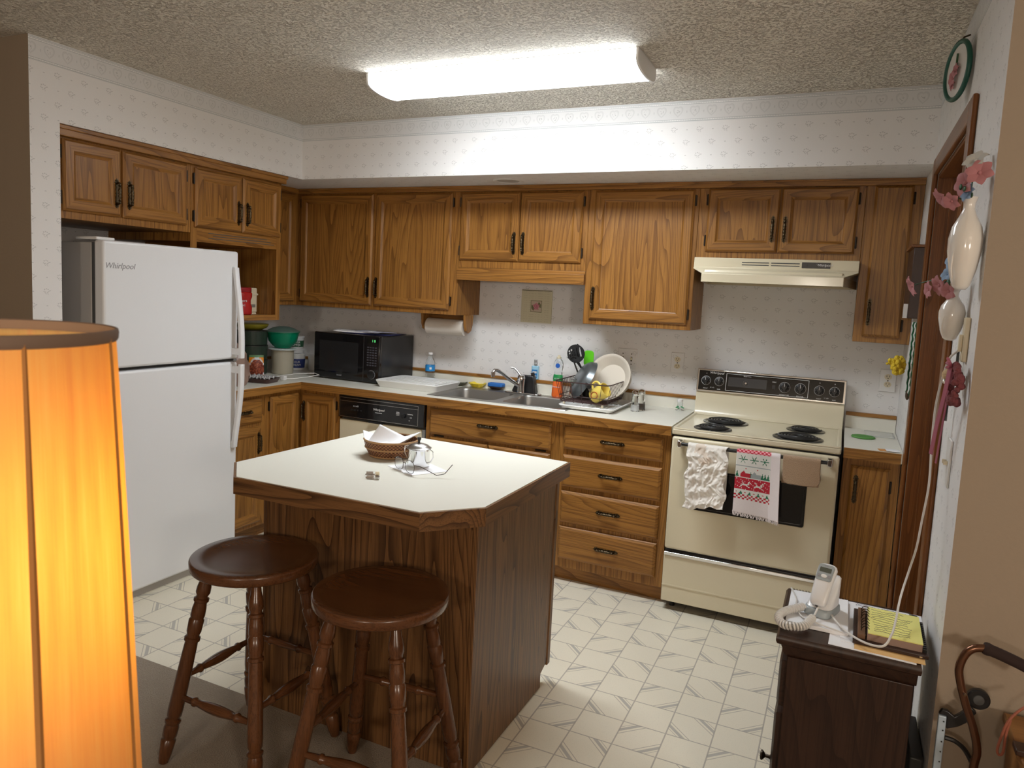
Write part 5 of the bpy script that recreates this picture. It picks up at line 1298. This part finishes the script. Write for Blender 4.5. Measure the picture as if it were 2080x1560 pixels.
for z, hw, hl in ((0, .044, .066), (.003, .047, .070), (.020, .046, .068), (.026, .043, .064)):
    L.append([(hw*math.copysign(abs(math.cos(a))**.5, math.cos(a)), -.002+hl*math.copysign(abs(math.sin(a))**.5, math.sin(a)), z) for a in [2*PI*j/32 for j in range(32)]])
G().loops(L).build('base', GREYP, t, ang=55)
L = []
for z, hw, y0, y1 in ((.0262, .042, -.055, .060), (.045, .040, -.025, .062), (.085, .038, .020, .064), (.112, .036, .042, .066), (.118, .030, .047, .063)):
    L.append([(hw*math.copysign(abs(math.cos(a))**.5, math.cos(a)), (y0+y1)/2+(y1-y0)/2*math.copysign(abs(math.sin(a))**.5, math.sin(a)), z) for a in [2*PI*j/28 for j in range(28)]])
G().loops(L).build('cradle', PW, t, ang=55)
# handset: a bar along d leaning back on the cradle
hs = thing('x', 'x', 'x'); bpy.data.objects.remove(hs)
d_ = Vector((0, .60, .80)).normalized(); n_ = Vector((0, -.80, .60)); o_ = Vector((0, -.052, .040))
secs = [(-.006, .016, .006, .0), (.0, .024, .013, .0), (.012, .027, .017, .0), (.045, .028, .015, .006), (.080, .029, .014, .007), (.110, .031, .015, .004), (.130, .031, .014, .001), (.140, .026, .011, .0), (.145, .016, .006, -.001)]
L = []
for s_, hw, ht, lift_ in secs:
    c = o_ + d_*s_ + n_*lift_
    L.append([c + Vector((hw*math.copysign(abs(math.cos(a))**.6, math.cos(a)), 0, 0)) + n_*(ht*math.copysign(abs(math.sin(a))**.6, math.sin(a))) for a in [2*PI*j/28 for j in range(28)]])
hset = G().loops(L).build('handset', PW, t, ang=55)
def hbox(x0, x1, s0, s1, h0, h1, name, mat, par, bev=0, rr=.006):
    P = rrect(x0, x1, s0, s1, rr, 4)
    return G().loops([[o_+Vector((x, 0, 0))+d_*s+n_*h for x, s in P] for h in (h0, h1)]).build(name, mat, par, bevel=bev)
fp = hbox(-.0255, .0255, .078, .136, .010, .0225, 'face_plate', GREYP, hset, .001, .008)
hbox(-.019, .019, .108, .124, .0226, .0234, 'display', plain('lcd', (.09, .10, .08), .2), fp, 0, .002)
text_mesh('logo', 'AT&T', .006, GREYINK, fp, T4(o_+d_*.131+n_*.0228) @ d_.to_track_quat('Y', 'Z').to_matrix().to_4x4())
g = G().lathe([(.008, 0), (.0075, .002), (.003, .0025)], o_+d_*.094+n_*.0226, 16, a=n_, sx=1.25, sy=.8); g.build('button', WHITEP, fp)
for sx in (-1, 1): hbox(sx*.017-.004, sx*.017+.004, .089, .099, .0226, .0240, 'button', GREYINK, fp, 0, .002)
hbox(-.005, .005, -.0085, -.003, -.004, .006, 'cord_socket', BLACKP, hset, 0, .001)
for c_ in t.children_recursive: c_.data.transform(Matrix.Scale(.80, 4))
TEL = t; TELI = (T4((.737, -2.085, TZ+.0112)) @ Matrix.Rotation(-.30, 4, 'Z')).inverted()
def cord(g, name):
    g.v = [TELI @ p for p in g.v]; return g.build(name, CORDM, TEL)
def smooth(P, n=6):
    P = [Vector(p) for p in P]; out = []
    for i in range(len(P)-1):
        a, b_, c_, d2_ = P[max(0, i-1)], P[i], P[i+1], P[min(len(P)-1, i+2)]
        for k in range(n):
            u = k/n; out.append(.5*((2*b_)+(-a+c_)*u+(2*a-5*b_+4*c_-d2_)*u*u+(-a+3*b_-3*c_+d2_)*u**3))
    return out+[P[-1]]
CORDM = plain('cord_white', (.68, .66, .63), .4)
zz = TZ+.022
path = smooth([(.727, -2.128, zz+.016), (.720, -2.160, zz+.004), (.710, -2.190, zz-.002), (.698, -2.232, zz-.003), (.670, -2.250, zz-.004), (.646, -2.240, zz-.006), (.634, -2.205, zz-.004), (.646, -2.165, zz-.002), (.672, -2.138, zz+.002), (.690, -2.120, zz+.004)], 10)
g = G(); g.tube(path[:16], .0026, 8)
core = path[14:]
tot = sum((core[i+1]-core[i]).length for i in range(len(core)-1)); turns = 36; N = turns*10; pts = []
cum = [0]
for i in range(len(core)-1): cum.append(cum[-1]+(core[i+1]-core[i]).length)
for k in range(N+1):
    s_ = tot*k/N; i = 0
    while i < len(cum)-2 and cum[i+1] < s_: i += 1
    f = (s_-cum[i])/max(1e-9, cum[i+1]-cum[i]); c = core[i].lerp(core[i+1], f); T_ = (core[i+1]-core[i]).normalized()
    u_ = T_.cross(Vector((0, 0, 1))).normalized(); v_ = T_.cross(u_); a = 2*PI*turns*k/N
    pts.append(c+(u_*math.cos(a)+v_*math.sin(a))*.0088)
g.tube(pts, .0030, 5)
cord(g, 'coiled_cord')
g = G().tube(smooth([(.985, -2.115, 1.452), (.972, -2.085, 1.43), (.965, -2.055, 1.38), (.962, -2.000, 1.30), (.962, -2.000, 1.20), (.960, -2.06, 1.10), (.952, -2.07, 1.00), (.946, -2.075, .93), (.940, -2.035, .86), (.920, -2.10, .80), (.905, -2.20, .762), (.895, -2.252, .750), (.878, -2.278, .730), (.840, -2.262, .722), (.800, -2.215, .720), (.770, -2.155, .722), (.752, -2.09, .724), (.74, -2.02, .73)], 8), .0028, 8)
cord(g, 'line_cord')
g = G().tube(smooth([(.650, -1.965, TZ+.016), (.668, -2.04, TZ+.0165), (.672, -2.10, TZ+.018), (.69, -2.165, TZ+.016), (.735, -2.190, TZ+.0155), (.790, -2.215, TZ+.016)], 8), .0022, 6)
cord(g, 'line_cord')
# things stored between the cabinet and the wall
g = G(); rr = random.Random(2)
g.box(.968, .999, -2.20, -1.98, .10, .52)
o = g.build('storage_bin', plain('dark_bin', (.03, .03, .028), .4), bevel=.004); tag(o, 'dark bin wedged between the telephone cabinet and the wall', 'bin'); o.location.z = -.0925
# ------------------------------------------------------------ on the right wall
CER = plain('white_ceramic', (.80, .77, .73), .12, coat=.6)
FPINK = plain('silk_pink', (.40, .165, .18), .7, var=.35); FBLUE = plain('silk_blue', (.22, .33, .50), .7, var=.3); FWHT = plain('silk_grey_white', (.50, .50, .48), .7); LEAFM = plain('silk_leaf', (.03, .09, .04), .6)
def blossom(par, c, r, mat, d=(-.6, -.6, .2), n=6, name='blossom'):
    d = Vector(d).normalized(); u = d.orthogonal().normalized(); v = d.cross(u); g = G(); c = Vector(c)
    for i in range(n):
        a = 2*PI*i/n; o1 = u*math.cos(a)+v*math.sin(a); o2 = -u*math.sin(a)+v*math.cos(a)
        L = []
        for s_, w_, h_ in ((0, .12, 0), (.35, .34, .18), (.7, .40, .30), (.95, .22, .28), (1.08, .04, .22)):
            q = c+o1*r*s_+d*r*h_
            L.append([q+o2*r*w_+d*.0004, q+d*.001, q-o2*r*w_+d*.0004, q-d*.0012])
        g.loops(L)
    g.ball(c+d*r*.12, r*.16, seg=8)
    return g.build(name, mat, par)
def vase(label, y, z, H_, R, x=.968):
    t = thing('wall_vase', label, 'vase', (x, y, z))
    prof = [(.30, 0), (.52, .04), (.80, .22), (.98, .42), (1.0, .55), (.86, .68), (.50, .80), (.34, .87), (.36, .94), (.48, 1.0), (.42, 1.0), (.28, .93)]
    G().lathe([(r*R, h*H_) for r, h in prof], seg=32, sx=1, sy=1.15).build('vase_body', CER, t, ang=60)
    g = G()
    for s in (-1, 1):
        g.tube(smooth([(0, s*R*1.02, H_*.60), (-R*.55, s*R*.85, H_*.5), (-R*.7, s*R*.55, H_*.25), (-R*.45, s*R*.2, H_*.05)], 5), .0022, 6)
    g.build('relief_line', CER, t)
    return t
t = vase('large white ceramic wall vase with pink and blue silk flowers', -2.19, 1.600, .215, .036, .966)
for c, r, m_, d in (((-.012, -.02, .245), .030, FPINK, (-.8, -.5, .1)), ((.008, -.05, .262), .028, FPINK, (-.3, -.9, .2)), ((-.010, .02, .262), .026, FPINK, (-.8, .1, .4)), ((.0, -.03, .292), .026, FWHT, (-.5, -.6, .6)), ((.01, .02, .300), .024, FWHT, (-.4, -.2, .8)),
                    ((-.006, -.02, .222), .020, FBLUE, (-.8, -.5, .2)), ((-.052, .04, .222), .026, FPINK, (-.8, -.2, -.6)), ((-.035, .0, .208), .022, FPINK, (-.6, -.6, -.5))): blossom(t, c, r, m_, d)
g = G()
for q in ((-.05, .04, .222), (-.012, -.02, .245), (0, -.03, .29)): g.tube(smooth([(0, 0, .18), (q[0]*.3, q[1]*.3, q[2]-.01), q], 4), .0016, 5)
for a in range(6): g.ball((-.012+.012*math.cos(a), -.015+.02*math.sin(a*2), .218+.006*a), .009, seg=8, sc=(.4, 1.3, .8))
g.build('foliage', LEAFM, t)
t = vase('smaller white ceramic wall vase with drooping pink silk flowers, below the larger', -2.055, 1.474, .130, .030, .970)
for c, r, m_, d in (((-.030, .02, .140), .026, FPINK, (-.8, -.4, -.3)), ((-.050, .05, .128), .022, FPINK, (-.9, -.3, -.1)), ((-.012, -.01, .125), .022, FPINK, (-.7, -.6, -.3)), ((-.020, -.02, .165), .018, FBLUE, (-.7, -.5, .3)), ((-.006, .03, .205), .024, FBLUE, (-.8, -.4, .2)),
                    ((-.082, .14, .140), .028, FPINK, (-.9, -.2, -.4))): blossom(t, c, r, m_, d)
g = G()
for q in ((-.080, .14, .142), (-.030, .02, .14), (-.006, .03, .20)): g.tube(smooth([(0, 0, .12), (q[0]*.4, q[1]*.4, q[2]+.012), q], 4), .0014, 5)
for a in range(5): g.ball((-.010+.010*math.cos(a*2), .0+.016*math.sin(a*2), .138+.004*a), .009, seg=8, sc=(.5, 1.2, .9))
g.build('foliage', LEAFM, t)
t = thing('wall_plate', 'round green-rimmed hanging plate with pink flowers above the doorway', 'plate', (.972, -1.55, 2.28))
ta = math.radians(15); nrm = Vector((-math.cos(ta), -math.sin(ta), 0)); uu = Vector((-math.sin(ta), math.cos(ta), 0))
G().lathe([(.004, 0), (.078, .0), (.078, .003), (.004, .003)], (0, 0, 0), 36, a=nrm).build('face', plain('plate_face', (.72, .70, .68), .4), t)
G().tube([uu*.084*math.cos(a)+Vector((0, 0, 1))*.084*math.sin(a)+nrm*.003 for a in [2*PI*i/40 for i in range(40)]], .0075, 10, closed=True).build('rim', plain('dark_green_rim', (.01, .085, .06), .4), t)
for c, r in (((.012, -.020), .024), ((-.006, .0), .020), ((.010, -.040), .016)):
    blossom(t, uu*c[0]+Vector((0, 0, c[1]))+nrm*.006, r, FPINK, nrm)
g = G().tube([uu*.004+nrm*.006+Vector((0, 0, .0)), uu*-.004+nrm*.008+Vector((0, 0, .05))], .003, 5); g.build('stem', LEAFM, t)
g = G().tube([Vector((0, 0, .086)), Vector((.006, 0, .098)), Vector((.022, 0, .104))], .003, 6); g.build('hanger', BRASS, t)
t = thing('wall_jack', 'long beige telephone jack plate on the right wall below the vases', 'jack', (XR, -2.112, 1.480))
G().box(-.012, -.0005, -.018, .018, -.055, .055).build('plate', IVORY, t, bevel=.003)
G().box(-.020, -.0122, -.010, .008, -.030, .012).build('socket', IVORY, t, bevel=.002)
t = thing('hanging_strap', 'thin black strap hanging behind the dried wreath on the right wall', 'strap', (.992, -2.07, 1.39))
g = G().prism([(-.006, .0), (.006, .0), (.004, .045), (0, .06), (-.004, .045)], -.004, .002, axis='x'); g.build('hook', BLACKP, t)
g = G().tube(smooth([(0, .01, 0), (-.004, .05, -.04), (-.004, .07, -.10), (-.004, .07, -.13)], 5), .003, 6); g.build('band', BLACKP, t)
t = thing('wreath', 'small dried wreath with trailing pink ribbon on the right wall', 'wreath', (.984, -2.175, 1.372))
rr = random.Random(4); g = G()
for i in range(34):
    a = 2*PI*i/34; c = Vector((rr.uniform(-.010, .004), .034*math.cos(a), .044*math.sin(a)))
    g.ball(c, rr.uniform(.008, .013), seg=8, sc=(rr.uniform(.6, 1), rr.uniform(.5, 1.2), rr.uniform(.7, 1.2)))
g.build('dried_ring', plain('dried_burgundy', (.16, .04, .045), .9, bumpy=(200, 1, .006), var=.5), t)
RIB = plain('pink_ribbon', (.36, .10, .15), .6)
def ribbon(pts, w_, par):
    P = smooth(pts, 6); L = []
    for p in P: L.append([p+Vector((-.001, -w_*.35, 0)), p+Vector((-.001-w_*.3, w_*.5, 0)), p+Vector((.0005-w_*.3, w_*.5, 0)), p+Vector((.0005, -w_*.35, 0))])
    G().loops(L).build('ribbon', RIB, par)
ribbon([(-.014, .012, .040), (-.018, .030, -.03), (-.022, .075, -.11), (-.024, .115, -.195)], .020, t)
ribbon([(-.010, .012, .040), (-.012, .050, -.06), (-.010, .110, -.15), (-.008, .160, -.225)], .008, t)
g = G()
for i in range(5): g.tube(smooth([(-.014, .01, .042), (-.024, .012+.014*math.cos(i*1.3), .050+.012*math.sin(i*1.3)), (-.014, .012, .042)], 5), .0035, 6)
g.build('bow', RIB, t)
t = thing('pomander', 'cream woven ball ornament with silver trim beside the wreath', 'ornament', (.974, -2.105, 1.389))
G().ball((0, 0, .0), .0175, seg=20).build('ball', plain('cream_woven', (.62, .46, .26), .8, bumpy=(300, 1, .004)), t)
g = G().lathe([(.012, -.022), (.017, -.014), (.0155, -.010)], seg=18, cap1=False); g.build('silver_cap', CHROME, t)
t = thing('light_switch', 'white switch plate low on the right wall by the doorway', 'switch', (XR, -2.03, 1.157))
pl = G().box(-.006, -.0005, -.036, .036, -.062, .062).build('plate', WHITEP, t, bevel=.003)
for s in (-.012, .012): G().box(-.016, -.0062, s-.004, s+.004, -.006, .004).build('toggle', IVORY, t, bevel=.001)
t = thing('spice_box', 'dark brown wooden box hanging on the right wall beside the narrow cabinet', 'box', (.98, -.56, 1.51))
DB = plain('dark_brown_lacquer', (.040, .018, .012), .4)
G().box(.958, XR-.001, -.720, -.400, 1.512, 1.806).build('box_body', DB, t, world=True, bevel=.002)
G().box(.946, XR-.001, -.728, -.395, 1.8065, 1.818).build('lid_board', TRIMW['y'], t, world=True, bevel=.002)
G().box(.942, .957, -.700, -.680, 1.512, 1.572).build('white_tag', WHITEP, t, world=True)
# crocheted hanging with yellow flower beside the box
CRG = plain('crochet_dark_green', (.012, .09, .035), .95, bumpy=(260, 1, .004)); CRW = plain('crochet_white', (.72, .72, .70), .95, bumpy=(260, 1, .004)); CRY = plain('crochet_yellow', (.75, .55, .04), .95, bumpy=(200, 1, .006))
t = thing('crochet_hanging', 'crocheted green and white wall hanging with a yellow flower, beside the doorway', 'wall hanging', (.985, -.76, 1.36))
for k, (y, m_, w_) in enumerate(((-.045, CRG, .014), (-.015, CRW, .012), (.015, CRG, .014), (.040, CRW, .010))):
    g = G(); pts = []
    for i in range(26): 
        s_ = i/25; pts.append((.008-.006*k*.5, y*(1+.4*math.sin(s_*PI))+.008*math.sin(i*2.1), .135-.30*s_))
    g.tube(pts, [w_*.55*(1+.25*math.sin(i*1.9)) for i in range(26)], 8); g.build('crochet_strip', m_, t)
G().ball((.0, 0, -.165), .017, seg=10, sc=(.5, 1.2, 1.3)).build('tassel', plain('crochet_brown', (.06, .04, .02), .95), t)
g = G(); rr = random.Random(8)
g.ball((-.045, -.008, -.045), .028, seg=12, sc=(.6, 1, 1))
for i in range(60):
    th, ph_ = rr.uniform(0, 2*PI), rr.uniform(-1.2, 1.2); R_f = .034
    g.ball((-.045+.020*math.cos(th)*math.cos(ph_), -.008+R_f*.9*math.sin(th)*math.cos(ph_), -.045+R_f*math.sin(ph_)), rr.uniform(.008, .012), seg=8)
for i in range(10): g.ball((-.075+.012*rr.uniform(-1, 1), .0+.014*rr.uniform(-1, 1), -.035+.014*rr.uniform(-1, 1)), .006, seg=8)
g.build('yellow_flower', CRY, t)
# ------------------------------------------------------------ by the tan wall at the right
t = thing('walking_cane', 'bronze offset-handle walking cane with foam grip leaning on the tan wall', 'cane', (1.076, -2.34, 0.0065))
BRZ = plain('bronze_tube', (.18, .09, .055), .22, metal=.85)
off_ = Vector((-1.076, 2.34, -.0065))
P = smooth([(1.085, -2.42, .0075), (1.080, -2.37, .30), (1.078, -2.34, .500), (1.081, -2.34, .560), (1.068, -2.34, .613), (1.050, -2.34, .660), (1.034, -2.34, .712), (1.029, -2.34, .745), (1.037, -2.34, .778), (1.052, -2.34, .796), (1.074, -2.34, .802)], 6)
G().tube([p+off_ for p in P], .0088, 16).build('shaft', BRZ, t)
P = smooth([(1.070, -2.34, .803), (1.10, -2.34, .796), (1.147, -2.34, .781), (1.185, -2.34, .765)], 5)
n = len(P); G().tube([p+off_ for p in P], [.0125 if i == 0 else (.0142 if i < 3 else .0128) for i in range(n)], 16).build('grip', plain('brown_foam', (.025, .012, .010), .9), t)
G().lathe([(.0035, 0), (.003, .006)], Vector((1.043, -2.349, .690))+off_, 10, a=(.2, -1, 0)).build('push_button', CHROME, t)
t = thing('folded_walker', 'folded aluminium walker with black wheel behind the bronze cane', 'walker', (1.05, -2.29, .0065))
off_ = Vector((-1.05, 2.29, -.0065))
g = G().box(1.006, 1.022, -2.300, -2.285, .0075, .602); 
g.M = None; g.v = [p+off_ for p in g.v]; lg = g.build('leg_tube', plain('pale_aluminium', (.48, .58, .68), .35, metal=.2), t, bevel=.002)
for z in (.59, .568, .54, .515, .49, .465): G().lathe([(.0018, 0), (.0018, .0008)], Vector((1.017, -2.3005, z))+off_, 8, a=(0, -1, 0)).build('adjustment_hole', BLACKP, lg)
P = [(1.006, .604), (1.012, .617), (1.024, .616), (1.038, .606), (1.048, .617), (1.066, .64), (1.080, .628), (1.062, .598), (1.048, .585), (1.024, .572), (1.0225, .603)]
G().prism([(x-1.05, z-.0065) for x, z in P], -.008, .004, axis='y').build('bracket', BLACKP, t, bevel=.002)
W_ = G().lathe([(.006, -.008), (.021, -.008), (.024, -.005), (.024, .005), (.021, .008), (.006, .008)], Vector((1.083, -2.275, .653))+off_, 28, a=(0, -1, 0)).build('wheel', BLACKP, t)
G().lathe([(.012, 0), (.011, .002), (.004, .003)], Vector((1.083, -2.283, .653))+off_, 20, a=(0, -1, 0)).build('hub', DARKGREY, W_)
G().tube([Vector(p)+off_ for p in smooth([(1.024, -2.292, .548), (1.045, -2.292, .545), (1.066, -2.292, .530), (1.085, -2.292, .50)], 5)], .0055, 8).build('arm', BLACKP, t)
t = thing('side_table', 'orange-brown wooden side table cut off at the lower right corner', 'table', (1.30, -2.45, .0065))
OW = {a: oak('orange_wood_'+a, a, (.34, .15, .04), (.24, .10, .025), (.10, .04, .01), rings=8) for a in 'xz'}
G().box(-.155, .30, -.13, .16, .0, .610).build('case', OW['z'], t, bevel=.003)
G().box(-.168, .31, -.145, .170, .6105, .632).build('top', OW['x'], t, bevel=.004)
G().box(-.176, -.150, -.02, .02, .6325, .645).build('corner_block', DKW['x'], t, bevel=.002)
g = G().tube(smooth([(1.19, -2.36, .722), (1.150, -2.375, .703), (1.122, -2.39, .672), (1.112, -2.39, .63), (1.108, -2.39, .600), (1.113, -2.39, .590), (1.119, -2.39, .600), (1.120, -2.39, .640), (1.126, -2.385, .672)], 6), .0028, 8)
o = g.build('strap_loop', plain('rust_red_cord', (.30, .09, .05), .7)); tag(o, 'thin rust-red wrist strap looping down in front of the side table', 'strap')
# ------------------------------------------------------------ the lit lamp in the left foreground
t = thing('floor_lamp', 'lit lamp with tall orange-glowing pleated shade in the left foreground', 'lamp', (.1168, -3.9037, .0065))
SH = bpy.data.materials.new('glowing_shade_cloth'); SH.use_nodes = True; _nt = SH.node_tree
for n in list(_nt.nodes):
    if n.type != 'OUTPUT_MATERIAL': _nt.nodes.remove(n)
outn = [n for n in _nt.nodes if n.type == 'OUTPUT_MATERIAL'][0]
_x, _y, _z = sep(objco()); _a = M_('ARCTAN2', _y, _x)
_n = noise(comb(M_('MULTIPLY', _a, 2.2), 0, M_('MULTIPLY', _z, 1.0)), 3.2, 4, .55); _w = noise(comb(M_('MULTIPLY', _a, 16), 0, M_('MULTIPLY', _z, 3)), 4, 3, .6)
_f = M_('ADD', M_('MULTIPLY', _n, .7), M_('MULTIPLY', _w, .3))
_c = ramp(_f, [(.32, (.80, .25, .012)), (.50, (.90, .37, .035)), (.68, (.92, .50, .10))])
tr = nd('ShaderNodeBsdfTranslucent'); df_ = nd('ShaderNodeBsdfDiffuse'); ln(_c, tr.inputs[0]); df_.inputs[0].default_value = (.75, .55, .30, 1)
ms = nd('ShaderNodeMixShader'); ms.inputs[0].default_value = .34; ln(tr.outputs[0], ms.inputs[1]); ln(df_.outputs[0], ms.inputs[2]); ln(ms.outputs[0], outn.inputs[0])
Z1 = 1.490
def sr(z): return .102+(.123-.102)*((Z1-z)/.44)**.9 if z < Z1 else .102
n = 64; zs = [Z1-.44*i/20 for i in range(21)]
G().loops([[((sr(z))*math.cos(2*PI*j/n), sr(z)*math.sin(2*PI*j/n), z) for j in range(n)] for z in zs], cap0=False, cap1=False).build('shade', SH, t, recalc=False)
RIMM = plain('brown_rim_tape', (.16, .105, .075), .8)
for z, r in ((Z1, .102), (Z1-.44, .123)):
    G().lathe([(r+.0010, z-.007), (r+.0022, z-.005), (r+.0026, z), (r+.0020, z+.0025), (r+.0006, z+.003), (r-.0006, z+.002), (r-.0006, z-.006)], seg=64, cap0=False, cap1=False).build('rim_tape', RIMM, t)
vd = math.atan2(CY+3.9037, CX-.1168)
SEAM = plain('shade_seam_cloth', (.34, .145, .035), .8)
for k in range(8):
    a = vd + math.radians(18) + k*PI/4
    L = []
    for z in zs[:]:
        r = sr(z); w_ = .0016+.0012*min(1, (Z1-z)/.2)
        L.append([((r+.0006)*math.cos(a-w_/r), (r+.0006)*math.sin(a-w_/r), z), ((r+.0022)*math.cos(a), (r+.0022)*math.sin(a), z), ((r+.0006)*math.cos(a+w_/r), (r+.0006)*math.sin(a+w_/r), z), ((r+.0003)*math.cos(a), (r+.0003)*math.sin(a), z)])
    G().loops(L).build('shade_seam', SEAM, t)
G().lathe([(.010, 1.22), (.020, 1.25), (.030, 1.31), (.030, 1.36), (.020, 1.40), (.006, 1.415)], seg=24).build('bulb', emis('bulb_glow', (1, .80, .50), BULB_GLOW), t)
g = G().lathe([(.012, 1.16), (.012, 1.219)], seg=16); g.build('socket', BRASS, t)
G().lathe([(.010, .028), (.010, 1.159)], seg=16).build('pole', BRASS, t)
G().lathe([(.13, 0), (.135, .006), (.12, .016), (.03, .024), (.012, .0275)], seg=40).build('base', BRASS, t)
g = G()
for s in (-1, 1): g.tube(smooth([(s*.012, 0, 1.165), (s*.045, 0, 1.22), (s*.045, 0, 1.34), (s*.012, 0, 1.44), (0, 0, 1.455)], 5), .0016, 6)
g.build('harp', BRASS, t)
g = G()
for k in range(3):
    a = k*2*PI/3; g.tube([(0, 0, 1.457), (.101*math.cos(a+.5), .101*math.sin(a+.5), Z1-.004)], .0014, 5)
g.lathe([(.008, 1.456), (.006, 1.468), (.002, 1.474)], seg=12); g.build('spider', BRASS, t)

for pre, grp in (('wall_cabinet', 'oak wall cabinets'), ('base_cabinet', 'oak base cabinets'), ('food_container', 'dark round containers stacked in the corner'), ('plastic_tub', 'white plastic tubs in the corner'),
                 ('soap_dish', 'small dishes behind the sink'), ('drinking_glass', 'tumblers in the dish rack'), ('napkin', 'napkins in the wicker basket'), ('glass_vial', 'vials on the island'),
                 ('dish_towel', 'dish towels on the oven handle'), ('electrical_outlet', 'outlets on the back wall'), ('wall_vase', 'ceramic wall vases'), ('business_card', 'cards on the short counter')):
    for o in C.objects:
        if o.parent is None and o.name.split('.')[0] == pre: o['group'] = grp
